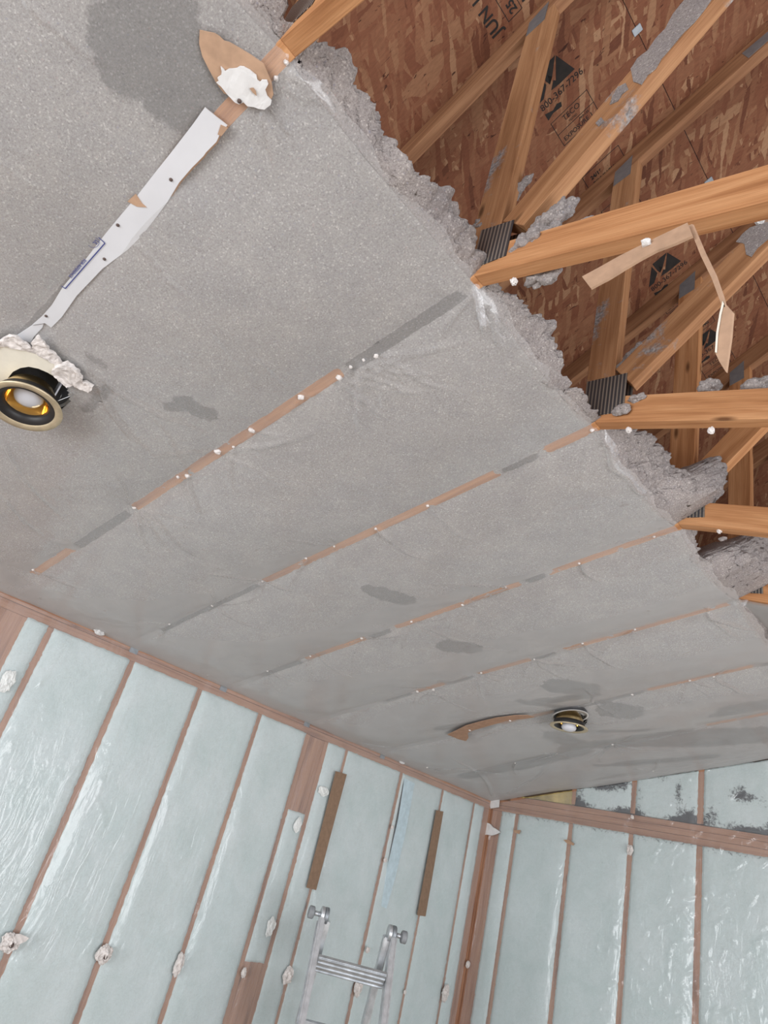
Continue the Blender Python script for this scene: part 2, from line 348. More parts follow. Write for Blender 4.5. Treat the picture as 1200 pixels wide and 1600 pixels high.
# ------------------------------------------------------------------ structure
TH = 0.089
XO = XW - TH                        # outer face of the studs
struct(place('wall_left', box_mesh('wall_left', XO - 0.02, XO, -0.7, L + 0.11, FLOOR + ZO, ZW + ZO), M_SHEATH, (XO, 2, ZO)))
me = bpy.data.meshes.new('wall_far'); bm = bmesh.new()
pr = [(XO, FLOOR), (1.5, FLOOR), (1.5, 2.3), (0.9, 3.45), (XO - .3, ZT0 + KR * (XO - .3 + .84))]
a = [bm.verts.new((x, L + TH, z + ZO)) for x, z in pr]; b = [bm.verts.new((x, L + TH + .02, z + ZO)) for x, z in pr]
bm.faces.new(a); bm.faces.new(b[::-1])
for i in range(5): bm.faces.new([a[i], a[(i + 1) % 5], b[(i + 1) % 5], b[i]])
bmesh.ops.recalc_face_normals(bm, faces=bm.faces); bm.to_mesh(me); bm.free()
struct(place('wall_far', me, M_SHEATH, (-1, L + TH, ZO)))
struct(place('floor', box_mesh('floor', XO - .02, 3.2, -3.6, L + 0.11, FLOOR + ZO - 0.03, FLOOR + ZO), M_FLOOR, (0, 1, 0)))

# roof deck: separate boards on the pitch, with a seam along the building
UD = Vector((1, 0, KR)).normalized(); ND = Vector((-KR, 0, 1)).normalized(); O0 = Vector((-0.84, 0, ZT0 + ZO))
def rp(u, y, h=0.0): return O0 + UD * u + Vector((0, y, 0)) + ND * h
rows = [(0.221 - 2.44 - .3, 0.221 - 1.2225), (0.221 - 1.2195, 0.2195), (0.2225, 1.44), (1.443, 2.08)]
ycuts = {0: (-3.4, 0.80, 3.238, 4.75), 1: (-3.4, 0.187, 2.612, 4.75), 2: (-3.4, 1.403, 3.85, 4.75), 3: (-3.4, 2.3, 4.75)}
panels = {}
for ri, (u0, u1) in enumerate(rows):
    ys = ycuts[ri]
    for a, b in zip(ys, ys[1:]):
        bm = bmesh.new()
        for k, h in ((0, 0), (1, 0.012)):
            pass
        me = box_mesh('roof_panel', u0, u1, 0.0015, b - a - 0.0015, 0, 0.012)
        o = link('roof_panel', me, M_OSB)
        mt = Matrix([[UD[0], 0, ND[0]], [UD[1], 1, ND[1]], [UD[2], 0, ND[2]]])
        o.matrix_world = Matrix.Translation(rp(0, a)) @ mt.to_4x4()
        struct(o); panels[(ri, round(a, 3))] = o
# far side of the roof beyond the ridge
rid = rp(2.08, 0)
me = bpy.data.meshes.new('roof_slope_right'); bm = bmesh.new()
q = [Vector((rid.x, -1, rid.z)), Vector((rid.x, 4.75, rid.z)), Vector((rid.x + 2.0, 4.75, rid.z - 1.31)), Vector((rid.x + 2.0, -1, rid.z - 1.31))]
a = [bm.verts.new(p) for p in q]; b = [bm.verts.new(p + Vector((0, 0, .014))) for p in q]
bm.faces.new(a); bm.faces.new(b[::-1])
for i in range(4): bm.faces.new([a[i], a[(i + 1) % 4], b[(i + 1) % 4], b[i]])
bmesh.ops.recalc_face_normals(bm, faces=bm.faces); bm.to_mesh(me); bm.free()
struct(place('roof_slope_right', me, M_OSB, (rid.x, 1, rid.z)))

# printed stamps on the boards (text reads up the slope, tops of the letters towards the camera end)
FONT = None
def stamp_text(parent, s, u, y, size, rot=0.0, name='stamp_lettering', bold=0.0, mt=M_INK):
    cu = bpy.data.curves.new(name, 'FONT'); cu.body = s; cu.size = size; cu.extrude = 0.0002; cu.offset = bold; cu.space_character = 1.02
    o = bpy.data.objects.new('tmp', cu); C.objects.link(o)
    dg = bpy.context.evaluated_depsgraph_get(); me = bpy.data.meshes.new_from_object(o.evaluated_get(dg)); bpy.data.objects.remove(o)
    me.name = name
    # local frame on the panel underside: right = +u, up = -y, out = -z
    fr = Matrix([[1, 0, 0, 0], [0, -1, 0, 0], [0, 0, -1, 0], [0, 0, 0, 1]])
    pl = parent.matrix_world.translation
    me.transform(Matrix.Translation((u, y - pl.y, -0.0006)) @ fr @ Matrix.Rotation(rot, 4, 'Z'))
    o = link(name, me, mt, None); o.parent = parent; return o
def stamp_poly(parent, polys, name='stamp_mark', mt=M_INK):
    bm = bmesh.new(); yo = parent.matrix_world.translation.y
    for pl in polys:
        f = bm.faces.new([bm.verts.new((u, y - yo, -0.0006)) for u, y in pl])
    bmesh.ops.triangulate(bm, faces=bm.faces)
    me = bpy.data.meshes.new(name); bm.to_mesh(me); bm.free(); o = link(name, me, mt); o.parent = parent; return o
def rect_lines(u0, u1, y0, y1, w=0.0022, mids=()):
    L_ = [[(u0, y0), (u1, y0), (u1, y0 + w), (u0, y0 + w)], [(u0, y1 - w), (u1, y1 - w), (u1, y1), (u0, y1)],
          [(u0, y0), (u0 + w, y0), (u0 + w, y1), (u0, y1)], [(u1 - w, y0), (u1, y0), (u1, y1), (u1 - w, y1)]]
    for m_ in mids: L_.append([(u0, m_), (u1, m_), (u1, m_ + w), (u0, m_ + w)])
    return L_
def stamp_group(pan, y):
    # tall peaked emblem with an arrow-like light notch, number below, grading box
    s = 1.0
    stamp_poly(pan, [[(-.155, y - .030), (-.105, y - .105), (-.098, y - .060), (-.128, y - .030)],
                     [(-.098, y - .112), (-.030, y - .112), (-.070, y - .066), (-.080, y - .082), (-.088, y - .052), (-.094, y - .070)],
                     [(-.028, y - .110), (0.002, y - .030), (-.060, y - .030), (-.094, y - .034), (-.072, y - .055), (-.066, y - .048)]], 'stamp_emblem')
    stamp_text(pan, '800-367-7296', -.152, y, 0.030, bold=0.0002)
    stamp_poly(pan, [[(-.15, y + .012), (-.12, y + .022), (-.10, y + .014), (-.085, y + .02), (-.09, y + .034), (-.125, y + .030), (-.15, y + .038)]], 'stamp_emblem')
    stamp_poly(pan, rect_lines(-.15, .004, y + .052, y + .150, mids=(y + .102,)), 'stamp_frame')
    stamp_text(pan, 'TECO', -.108, y + .080, 0.026)
    stamp_text(pan, 'TESTED', -.095, y + .096, 0.010)
    stamp_text(pan, 'PRP-133', -.062, y + .117, 0.011, bold=.0002)
    stamp_text(pan, 'EXPOSURE 1', -.138, y + .139, 0.0215, bold=.0002)
    stamp_text(pan, 'SIZED FOR', -.138, y + .162, 0.011, bold=.0002)
p1 = panels[(1, 0.187)]; p1b = panels[(1, 2.612)]; p1a = None
stamp_group(p1, 1.043); stamp_group(p1, 1.963)
for y in (1.335, 2.19):
    stamp_poly(p1, rect_lines(-.155, .006, y, y + .13, mids=()), 'stamp_frame')
    for k, s_ in enumerate(('24/16', '7/16 INCH', 'RATED', 'SHEATHING')): stamp_text(p1, s_, -.13, y + .035 + k * .026, 0.020, bold=.0008)
stamp_poly(p1, rect_lines(-.16, -.02, 1.50, 1.60), 'stamp_frame')
stamp_group(p1, 2.45)
# date stamp in the next bay, turned on its side
stamp_text(p1, 'JUN', -.128, 0.752, 0.052, rot=math.pi / 2, bold=0.0009)
stamp_text(p1, 'LET', -.128, 0.640, 0.052, rot=math.pi / 2, bold=0.0009)
stamp_text(p1, '25', -.058, 0.738, 0.036, rot=math.pi / 2, bold=0.001)
stamp_text(p1, 'HT', -.000, 0.740, 0.052, rot=math.pi / 2, bold=0.0009)
stamp_poly(p1, rect_lines(-.10, -.045, 0.60, 0.748), 'stamp_frame')
for k, (px, lab) in enumerate((((992, 50), 'small steel roof panel clip in the seam near the printed emblem'), ((1108, 283), 'small steel roof panel clip in the seam above the bright timber'))):
    d = ray(*px); y = (1.067, 1.718)[k]
    me = box_mesh('panel_clip', -.016, .016, -.012, .012, -.004, -.0005, 0.001); mt = Matrix([[UD[0], 0, ND[0]], [UD[1], 1, ND[1]], [UD[2], 0, ND[2]]])
    o = link('panel_clip', me, M_GALV); o.matrix_world = Matrix.Translation(rp(0.221, y)) @ mt.to_4x4(); tag(o, lab, 'panel clip')

# ------------------------------------------------------------------ trusses
HW = 0.019
TLAB = ['roof truss whose bare timber end leaves the top edge beside the torn kraft card',
        'roof truss with the long bright timber that cardboard strips hang from',
        'roof truss with dark toothed plate and level timber, beyond the hanging cardboard',
        'roof truss with its joint buried in a tall grey fluff heap',
        'roof truss behind the tall fluff heap at the right edge',
        'roof truss whose faint line passes just before the distant downlight',
        'roof truss whose line in the plastic passes just behind the distant downlight',
        'end roof truss set against the far wall']
def pz(x, z, y): return Vector((x, y, z + ZO))
def member(name, A, B, y, depth, m, parent, cutA=None, cutB=None, up=1):
    """A, B = lower edge (x,z); depth measured square to it"""
    A = Vector((A[0], A[1])); B = Vector((B[0], B[1])); d = (B - A).normalized(); n = Vector((-d.y, d.x)) * up
    if n.y < 0: n = -n
    P = [A, B, B + n * depth, A + n * depth]
    if cutA is not None: P[3] = A + n * depth + d * cutA
    if cutB is not None: P[2] = B + n * depth + d * cutB
    pts = [pz(p.x, p.y, y - HW) for p in P]
    return board(name, pts, (0, 1, 0), 2 * HW, m, parent, udir=(d.x, 0, d.y))
web_s = {1: (1.16, -0.705, 1.335), 2: (0.985, -0.722, 1.342), 3: (1.10, -0.742, 1.36)}
for i, y in enumerate(TY):
    T = thing('roof_truss', TLAB[i], 'roof truss', (XW, y, ZW + ZO), 'roof trusses')
    # left chord (under the plastic), peak cut plumb
    nx = -MS / math.hypot(1, MS) * TH
    member('bottom_chord', (XO, zs(XO)), (XR, ZR), y, TH, M_LUM, T, cutB=MS * TH)
    member('bottom_chord', (XR, ZR), (1.36, ZR + MR2 * (1.36 - XR)), y, TH, M_LUM, T, cutA=MR2 * TH)
    # top chord: upper edge follows the roof deck
    def zr(x): return ZT0 + KR * (x + .84) - 0.001
    dz = TH * math.hypot(1, KR)
    xa, xb = XO - 0.1, rid.x - 0.01
    P = [(xa, zr(xa) - dz), (xb, zr(xb) - dz), (xb, zr(xb)), (xa, zr(xa))]
    board('top_chord', [pz(a, b, y - HW) for a, b in P], (0, 1, 0), 2 * HW, M_TOP, T, udir=(1, 0, KR))
    P = [(rid.x, zr(rid.x) - dz), (rid.x + 1.95, zr(rid.x) - dz - 1.275), (rid.x + 1.95, zr(rid.x) - 1.28), (rid.x, zr(rid.x) - .003)]
    board('top_chord', [pz(a, b, y - HW) for a, b in P], (0, 1, 0), 2 * HW, M_TOP, T, udir=(1, 0, -KR))
    # post above the ceiling peak
    x0, x1 = -0.865, -0.776
    zb = lambda x: (zs(x) if x < XR else ZR + MR2 * (x - XR)) + TH * 1.03
    P = [(x0, zb(x0) + .001), (XR, ZR + TH * 1.03 + .001), (x1, zb(x1) + .001), (x1, zr(x1) - dz - .001), (x0, zr(x0) - dz - .001)]
    board('post', [pz(a, b, y - HW) for a, b in P], (0, 1, 0), 2 * HW, M_LUM_DUST_SHADE if i in (1, 2) else M_LUM, T, udir=(0, 0, 1))
    # long web rising from the ceiling peak to the ridge
    s, wx, wz = web_s.get(i, (1.08, -0.72, 1.345))
    for _ in range(2):
        pass
    xe = (zr(0) - dz - wz + s * wx) / (s - KR)   # where the lower edge meets the top chord
    xe = min(xe, rid.x - .05)
    A = Vector((wx, wz)); B = Vector((xe, wz + s * (xe - wx))); d = (B - A).normalized(); n = Vector((-d.y, d.x))
    zz = A + n * TH
    t = (x1 + .001 - zz.x) / d.x
    kk = (zr(0) - dz - (zz.y - s * zz.x)) / (s - KR)
    P = [A, B, Vector((kk, zr(kk) - dz)), zz + d * max(t, 0)]
    if kk < x1: P = [A, B, B + n * TH, zz + d * max(t, 0)]
    board('web', [pz(p.x, p.y, y - HW) for p in P], (0, 1, 0), 2 * HW, M_LUM_DUST_SHADE if i in (1, 2) else M_LUM, T, udir=(d.x, 0, d.y))
    # outer webs on both sides
    member('web', (-2.0, zs(-2.0) + TH * 1.05), (-1.55, zr(-1.62) - dz - .10), y, TH, M_LUM, T) if i != 1 else None
    # toothed plates on both faces
    for sgn in (-1, 1):
        yy = y + sgn * (HW + .0006) - (0.0012 if sgn < 0 else 0)
        P = [(-.862, 1.262), (-.735, 1.245), (-.735, 1.385), (-.862, 1.398)]
        if i == 1: P = [(-.835, 1.262), (-.735, 1.250), (-.735, 1.372), (-.835, 1.40)]
        board('nail_plate', [pz(a, b, yy) for a, b in P], (0, 1, 0), .0012, M_PLATE, T, bev=0, udir=(1, 0, 0))
        P = [(-.862, zr(-.862) - dz - .035), (-.80, zr(-.80) - dz - .05), (-.80, zr(-.80) - dz + .055), (-.862, zr(-.862) - dz + .045)]
        board('nail_plate', [pz(a, b, yy) for a, b in P], (0, 1, 0), .0012, M_GALV, T, bev=0)
        xq = -.36
        P = [(xq - .05, zr(xq) - dz - .02), (xq + .06, zr(xq) - dz + .05), (xq + .04, zr(xq) - dz + .09), (xq - .07, zr(xq) - dz + .03)]
        board('nail_plate', [pz(a, b, yy) for a, b in P], (0, 1, 0), .0012, M_GALV, T, bev=0)

# ------------------------------------------------------------------ ceiling sag shared by the fluff and the plastic
NC_VIS = {0: [(-1.15, -.78)], 1: [(-2.95, -2.62), (-2.24, -1.24), (-.85, -.80)], 2: [(-2.24, -1.14), (-1.0, -.80)], 3: [(-2.6, -2.2), (-2.05, -1.42), (-1.30, -.80)],
          4: [(-2.4, -2.2), (-2.02, -1.72), (-1.58, -.85)], 5: [(-2.3, -1.95), (-1.45, -.95)], 6: [(-1.4, -1.0)], 7: []}
TYA = np.array([-0.42] + TY + [L + 0.16])
def smooth(a, b, x): t = np.clip((x - a) / (b - a), 0, 1); return t * t * (3 - 2 * t)
def hidden(i, x):
    v = np.zeros_like(x)
    for a, b in NC_VIS.get(i, []): v = np.maximum(v, smooth(a - .05, a + .03, x) * (1 - smooth(b - .03, b + .05, x)))
    return 1 - v
AMP = [.018, .022, .030, .030, .032, .034, .034, .014, .003]
def sag(x, y):
    """depth of the sheet below the chord plane (positive down) and the hidden-chord drop"""
    out = np.zeros_like(x); g = np.zeros_like(x)
    wob = 0.010 * np.sin(3.1 * x + 1.7 * y) + 0.006 * np.sin(7.3 * x - 2.9 * y)
    for k in range(len(TYA) - 1):
        a, b = TYA[k], TYA[k + 1]
        m = (y >= a) & (y < b)
        t = np.clip((y - a - HW) / (b - a - 2 * HW), 0, 1)
        par = (4 * t * (1 - t)) ** 0.85
        edge = smooth(XW, XW + .25, x)
        out = np.where(m, par * (AMP[k] + wob * 0.6) * (0.25 + .75 * edge), out)
        w0 = np.exp(-((y - a) / .09) ** 2); w1 = np.exp(-((y - b) / .09) ** 2)
        g = np.where(m, hidden(k - 1, x) * w0 + hidden(k, x) * w1, g)
    gn = 0.5 + 0.5 * np.sin(9.0 * x + 2.0 * y) * np.sin(4.3 * x + 1.0)
    g = g * (0.0035 + 0.006 * gn)
    return out + g + 0.0015
CAN = [onS(62, 598), onS(891, 1119)]
CANR = 0.085
# ------------------------------------------------------------------ wall framing
BAND = 0.0012
def stud(x, y, z0, z1, axis, label, w=0.038, name='wall_stud', m=None, cat='wall stud', ztop=None):
    """axis 'X': on the left wall (face at XW); 'Y': on the far wall (face at L). x,y = centre of face"""
    h = w / 2
    if axis == 'X': pts = [Vector((XW - TH, y - h, z0 + ZO)), Vector((XW, y - h, z0 + ZO)), Vector((XW, y + h, z0 + ZO)), Vector((XW - TH, y + h, z0 + ZO))]
    else: pts = [Vector((x - h, L, z0 + ZO)), Vector((x + h, L, z0 + ZO)), Vector((x + h, L + TH, z0 + ZO)), Vector((x - h, L + TH, z0 + ZO))]
    if ztop is None:
        return tag(board(name, pts, (0, 0, 1), z1 - z0, m or M_STUD, None, udir=(0, 0, 1)), label, cat, 'wall studs') if False else tag(upright(name, pts, z1 - z0, m or M_STUD), label, cat)
def upright(name, pts, h, m, slant=None):
    bm = bmesh.new(); a = [bm.verts.new(p) for p in pts]
    b = [bm.verts.new(p + Vector((0, 0, h + (slant * (p.x - pts[0].x) if slant else 0)))) for p in pts]
    bm.faces.new(a[::-1]); bm.faces.new(b)
    for i in range(4): bm.faces.new([a[i], a[(i + 1) % 4], b[(i + 1) % 4], b[i]])
    bmesh.ops.recalc_face_normals(bm, faces=bm.faces)
    uvl = bm.loops.layers.uv.new('UVMap')
    for f in bm.faces:
        for l in f.loops: d = l.vert.co - pts[0]; l[uvl].uv = (d.z, d.x * 1.0 + d.y * 1.0)
    me = bpy.data.meshes.new(name); bm.to_mesh(me); bm.free()
    return place(name, me, m, pts[0])
ZP = 0.560; ZB = FLOOR + 0.04
LS = [(0.735, .038, 'wall stud, outermost of the bare wood at the left edge under the ceiling corner'),
      (0.845, .170, 'wide plywood panel stud at the left edge'),
      (1.039, .036, 'wall stud just right of the narrow insulation strip at the left edge'),
      (1.456, .038, 'wall stud ending low in crumpled plaster with a pointed scrap'),
      (1.859, .038, 'wall stud ending low in round crumpled plaster with a brown hole'),
      (2.270, .036, 'wall stud with tall narrow crumpled plaster at its foot'),
      (2.640, .036, 'wall stud on the near side of the wood blocks'),
      (2.800, .036, 'wall stud on the far side of the wood blocks'),
      (2.975, .030, 'wall stud half covered by the longer brown card strip'),
      (3.505, .036, 'greyish wall stud between the two brown card strips'),
      (3.962, .030, 'wall stud half covered by the shorter brown card strip'),
      (4.345, .030, 'thin wall stud next to the corner post'),
      (4.5215, .101, 'corner post of the left wall')]
for y, w, lab in LS: stud(0, y, ZB, ZP - .001, 'X', lab, w)
GS = [(-3.121, .103, 'corner post of the far wall'), (-2.946, .038, 'first thin wall stud right of the corner post'), (-2.515, .038, 'far wall stud right of the thin corner one, with a horizontal scrap near its top'),
      (-2.090, .040, 'far wall stud second from the right edge'), (-1.666, .044, 'far wall stud nearest the right edge'), (-1.235, .044, 'far wall stud beyond the right edge')]
for x, w, lab in GS: stud(x, 0, ZB, .564, 'Y', lab, w)
def beam(name, x0, x1, y0, y1, z0, z1, label, m=M_STUD, cat='wall plate'):
    ax = (1, 0, 0) if x1 - x0 > y1 - y0 else (0, 1, 0)
    pts = [Vector((x0, y0, z0 + ZO)), Vector((x1, y0, z0 + ZO)), Vector((x1, y1, z0 + ZO)), Vector((x0, y1, z0 + ZO))]
    return tag(board(name, pts, (0, 0, 1), z1 - z0, m, None, udir=ax), label, cat)
beam('wall_plate', XO, XW, -.6, L, ZP, .5985, 'lower wall plate along the top of the left wall')
beam('wall_plate', XO, XW + .001, -.6, L, .600, .6235, 'upper wall plate of the left wall right under the ceiling plastic')
beam('bottom_plate', XO, XW, -.6, L, FLOOR + .001, ZB - .001, 'bottom wall plate of the left wall on the floor')
beam('wall_plate', XW + .001, 1.3, L, L + TH, .566, .606, 'lowest wall plate crossing the far wall')
beam('wall_plate', XW + .001, 1.3, L - .001, L + TH, .6075, .645, 'middle wall plate crossing the far wall')
beam('wall_plate', XW + .15, 1.3, L, L + TH, .6465, .682, 'uppermost wall plate crossing the far wall under the mouldy insulation')
beam('bottom_plate', XW + .001, 1.3, L, L + TH, FLOOR + .001, ZB - .001, 'bottom wall plate of the far wall on the floor')
def blockp(y0, y1, z0, z1, lab):
    pts = [Vector((XW - .04, y0, z0 + ZO)), Vector((XW - .002, y0, z0 + ZO)), Vector((XW - .002, y1, z0 + ZO)), Vector((XW - .04, y1, z0 + ZO))]
    tag(upright('wood_block', pts, z1 - z0, M_STUD), lab, 'wood block')
blockp(2.659, 2.781, .148, ZP - .002, 'upper wood block filling the gap between two close studs')
blockp(2.659, 2.781, ZB + .3, -.578, 'lower wood block between two close studs, left of the ladder')
# metal ties
for y, lab in ((1.44, 'grey metal tie nearest the left edge on the left wall plate'), (1.99, 'grey metal tie second from the left edge on the wall plate'), (2.61, 'grey metal tie over the upper wood block'), (3.29, 'grey metal tie farthest along the left wall plate')):
    me = box_mesh('metal_tie', XW + .0015, XW + .0045, y - .022, y + .022, .595 + ZO, .632 + ZO, .001)
    tag(place('metal_tie', me, M_GALV, (XW + .003, y, .61 + ZO)), lab, 'metal tie')
# ------------------------------------------------------------------ wall insulation batts
def batt(plane, a0, a1, z0, z1, label, m=M_BATT, mould=None, top=None, name='insulation_batt'):
    st = 0.012; na = max(6, int((a1 - a0) / st)); nz = max(6, int((z1 - z0) / st)) if top is None else 40
    aa = np.linspace(a0, a1, na); tt = np.linspace(0, 1, nz)
    P = np.zeros((nz + 2, na + 2, 3)); S = np.zeros((nz + 2, na + 2))
    for j in range(nz + 2):
        for i in range(na + 2):
            ii = min(max(i - 1, 0), na - 1); jj = min(max(j - 1, 0), nz - 1)
            a = aa[ii]; zt = z1 if top is None else top(a)
            z = z0 + (zt - z0) * tt[jj]
            e = min(a - a0, a1 - a, z - z0, zt - z)
            d = 0.0008 + 0.005 * min(1, max(e, 0) / .05) ** .7 + 0.005 * N.noise(Vector((a * 7, z * 5, 3))) * min(1, e / .03) + .002 * N.noise(Vector((a * 40, z * 40, 9)))
            if ii in (0, na - 1): a += (.004 + .004 * N.noise(Vector((z * 55, a * 3, 1)))) * (-1 if ii == 0 else 1)
            if jj in (0, nz - 1): z += (.003 + .004 * N.noise(Vector((a * 55, z * 3, 5)))) * (-1 if jj == 0 else 1)
            if i in (0, na + 1) or j in (0, nz + 1): d = -.05
            P[j, i] = (XW + d, a, z) if plane == 'X' else (a, L - d, z)
            S[j, i] = mould(a, z) if mould else 0
    me = grid_mesh(name, P if plane == 'Y' else P, S)
    o = place(name, me, m, (P[0, 0, 0], P[0, 0, 1], P[0, 0, 2] + ZO)); tag(o, label, 'insulation batt'); return o
edges = [(.932, 1.021, 'narrow insulation strip at the left edge between bare wood and a stud'), (1.057, 1.437, 'widest insulation batt of the left wall, below the cream drywall remnant'),
         (1.475, 1.840, 'insulation batt between the round and the pointed plaster lumps'), (1.878, 2.252, 'insulation batt between round and narrow plaster lumps'),
         (2.288, 2.622, 'insulation batt left of the wood blocks'), (2.659, 2.781, 'narrow insulation strip between the upper and lower wood blocks'),
         (2.818, 2.960, 'narrow insulation strip left of the longer brown card strip'), (2.990, 3.487, 'insulation batt behind the ladder top'),
         (3.523, 3.947, 'insulation batt with a blue tinted edge left of the shorter card strip'), (3.977, 4.330, 'insulation batt right of the shorter brown card strip'), (4.360, 4.470, 'thin insulation strip next to the corner post')]
for a, b, lab in edges:
    if abs(a - 2.659) < 1e-3: batt('X', a, b, -.578, .147, lab)
    else: batt('X', a, b, ZB, ZP, lab)
M_BLU = simple('pale_blue_tint', (0.54, 0.67, 0.72), 0.95)
bo = [o for o in C.objects if o.get('label', '').startswith('insulation batt with a blue')][0]
_p = [V(onX(u, v, XW + .0085)) for u, v in ((632, 1216), (648, 1224), (634, 1300), (618, 1370), (604, 1420), (596, 1416), (606, 1350), (622, 1280))]
_m = bpy.data.meshes.new('blue_strip'); _b = bmesh.new(); _b.faces.new([_b.verts.new(p) for p in _p]); bmesh.ops.triangulate(_b, faces=_b.faces[:])
_x = bmesh.ops.extrude_face_region(_b, geom=_b.faces[:])
for v_ in [g for g in _x['geom'] if isinstance(g, bmesh.types.BMVert)]: v_.co.x -= .003
bmesh.ops.recalc_face_normals(_b, faces=_b.faces); _b.to_mesh(_m); _b.free(); place('blue_strip', _m, M_BLU, bo.location, bo)
corner_m = lambda a, z: 0.25 * float(np.exp(-((z - .56) / .02) ** 2))
gx = [(-3.073, -2.965, 'thin far wall insulation strip right of the corner post'), (-2.927, -2.534, 'far wall insulation batt under the yellow insulation'), (-2.496, -2.110, 'far wall insulation batt under the blackest mould'),
      (-2.070, -1.688, 'far wall insulation batt left of the stud nearest the right edge'), (-1.644, -1.257, 'far wall insulation batt at the right edge with shiny crinkled plastic'), (-1.213, -.80, 'far wall insulation batt beyond the right edge')]
for a, b, lab in gx: batt('Y', a, b, ZB, .564, lab, mould=corner_m)
zg = lambda x: (zs(x) if x < XR else ZR + MR2 * (x - XR)) - 0.012
def blob(cx, cz, rx, rz): return lambda a, z: float(np.exp(-((a - cx) / rx) ** 2 - ((z - cz) / rz) ** 2))
def mould1(lst):
    fs = [(w, blob(*b)) for w, b in lst]
    return lambda a, z: (0.42 + .25 * math.sin(a * 17)) * float(np.exp(-((z - .69) / .035) ** 2)) + sum(w * f(a, z) for w, f in fs)
up = [(-2.927, -2.534, M_YEL, None, 'yellow insulation in the first low gable bay'),
      (-2.496, -2.110, M_BATT, mould1([(.62, (-2.22, .87, .13, .045)), (.5, (-2.33, .82, .10, .02)), (.35, (-2.48, .76, .05, .06))]), 'gable insulation batt with the blackest mould'),
      (-2.070, -1.688, M_BATT, mould1([(.42, (-1.80, .85, .03, .09)), (.40, (-1.73, .74, .05, .06)), (.3, (-1.9, .93, .04, .03)), (.3, (-2.05, .82, .02, .1))]), 'gable insulation batt with light mould on its right half'),
      (-1.644, -1.257, M_BATT, mould1([(.40, (-1.44, .90, .05, .06)), (.35, (-1.38, .87, .09, .03)), (.35, (-1.60, .75, .06, .06)), (.4, (-1.27, .74, .04, .07))]), 'gable insulation batt at the right edge with star shaped mould'),
      (-1.213, -.84, M_BATT, mould1([]), 'gable insulation batt beyond the right edge')]
for a, b, m_, mo, lab in up: batt('Y', a, b, .690, 1, lab, m=m_, mould=mo, top=zg)
batt('Y', -3.0, -2.965, .690, 1, 'sliver of yellow insulation in the gable corner', m=M_YEL, top=zg)
for x, w, lab in ((-2.946, .038, 'shortest gable stud, above the corner'), (-2.515, .038, 'gable stud between the yellow and the mouldy insulation'), (-2.090, .040, 'gable stud between two mouldy insulation batts'), (-1.666, .044, 'tallest gable stud in view near the right edge'), (-1.235, .044, 'gable stud beyond the right edge')):
    h = w / 2
    pts = [Vector((x - h, L, .689 + ZO)), Vector((x + h, L, .689 + ZO)), Vector((x + h, L + TH, .689 + ZO)), Vector((x - h, L + TH, .689 + ZO))]
    tag(upright('gable_stud', pts, zs(x - h) - .004 - .689, M_STUD, slant=MS), lab, 'gable stud')

# ------------------------------------------------------------------ blown fluff on the ceiling
fine = np.concatenate([np.arange(-.42, L - .001, 0.0095), [L - .001]])
xs_ = np.arange(XW + .001, XR - .008, 0.012)
X, Y = np.meshgrid(xs_, fine)
sg = sag(X, Y)
noi = np.zeros_like(X)
for k, (fx, fy, a) in enumerate(((31, 47, .0007), (83, 61, .0006), (140, 170, .0004))): noi += 1.5 * a * np.sin(fx * X + k + 2 * np.sin(fy * Y * .37)) * np.sin(fy * Y + 3 * np.sin(fx * X * .31))
Zc = ZR + MS * (X - XR)
Pu = np.stack([X, Y, Zc - sg + .002 + noi * np.minimum(1, sg / .004)], -1)
SEG = [((235, 30), (270, 150), .085, 1), ((205, 100), (300, 120), .085, 1), ((180, 60), (240, 20), .06, .9), ((285, 632), (325, 655), .035, .75), ((262, 640), (300, 640), .03, .6),
       ((590, 925), (632, 940), .05, 1), ((575, 920), (600, 930), .035, .8), ((700, 1012), (735, 1016), .055, 1.1), ((835, 1098), (925, 1088), .05, .9), ((870, 1072), (915, 1078), .08, 1), ((812, 1095), (880, 1110), .03, .8),
       ((955, 1112), (982, 1114), .08, 1.1), ((1150, 1108), (1200, 1100), .09, 1.1), ((1120, 1118), (1170, 1112), .05, .8), ((690, 1140), (730, 1136), .05, .9),
       ((730, 1218), (800, 1203), .075, 1), ((800, 1203), (900, 1180), .095, 1), ((900, 1170), (1000, 1162), .11, 1), ((1000, 1160), (1200, 1155), .13, 1.1), ((870, 1150), (900, 1165), .09, .9), ((940, 1140), (1010, 1140), .04, .6),
       ((970, 1198), (1110, 1186), .055, 1), ((930, 1200), (985, 1200), .03, .7), ((140, 560), (160, 575), .03, .5), ((135, 640), (170, 610), .04, .5)]
ST = np.zeros_like(X)
for a, b, r, s in SEG:
    A = onS(*a, off=-.03)[:2]; B = onS(*b, off=-.03)[:2]; d = B - A; t = np.clip(((X - A[0]) * d[0] + (Y - A[1]) * d[1]) / max(d @ d, 1e-9), 0, 1)
    D = np.hypot(X - A[0] - t * d[0], Y - A[1] - t * d[1]); ST = np.maximum(ST, s * np.exp(-(D / r) ** 2) * .85)
for i_ in (0, 1, 2, 3, 4, 5):
    ST = np.maximum(ST, .60 * (np.abs(Y - TY[i_]) < .0175) * hidden(i_, X) * (X > (-2.75, -2.7, -2.9, -2.9, -2.6, -2.4)[i_]))
def hole_keep(X, Y, rr):
    xc = (X[:-1, :-1] + X[1:, 1:]) / 2; yc = (Y[:-1, :-1] + Y[1:, 1:]) / 2; k = np.ones_like(xc, bool)
    for c in CAN: k &= np.hypot(xc - c[0], yc - c[1]) > rr
    return k
me = grid_mesh('ceiling_fluff', Pu, ST, hole_keep(X, Y, CANR + .006))
fluff = place('ceiling_fluff', me, M_CELU, (-2, 2, ZO + 1)); fluff['kind'] = 'stuff'
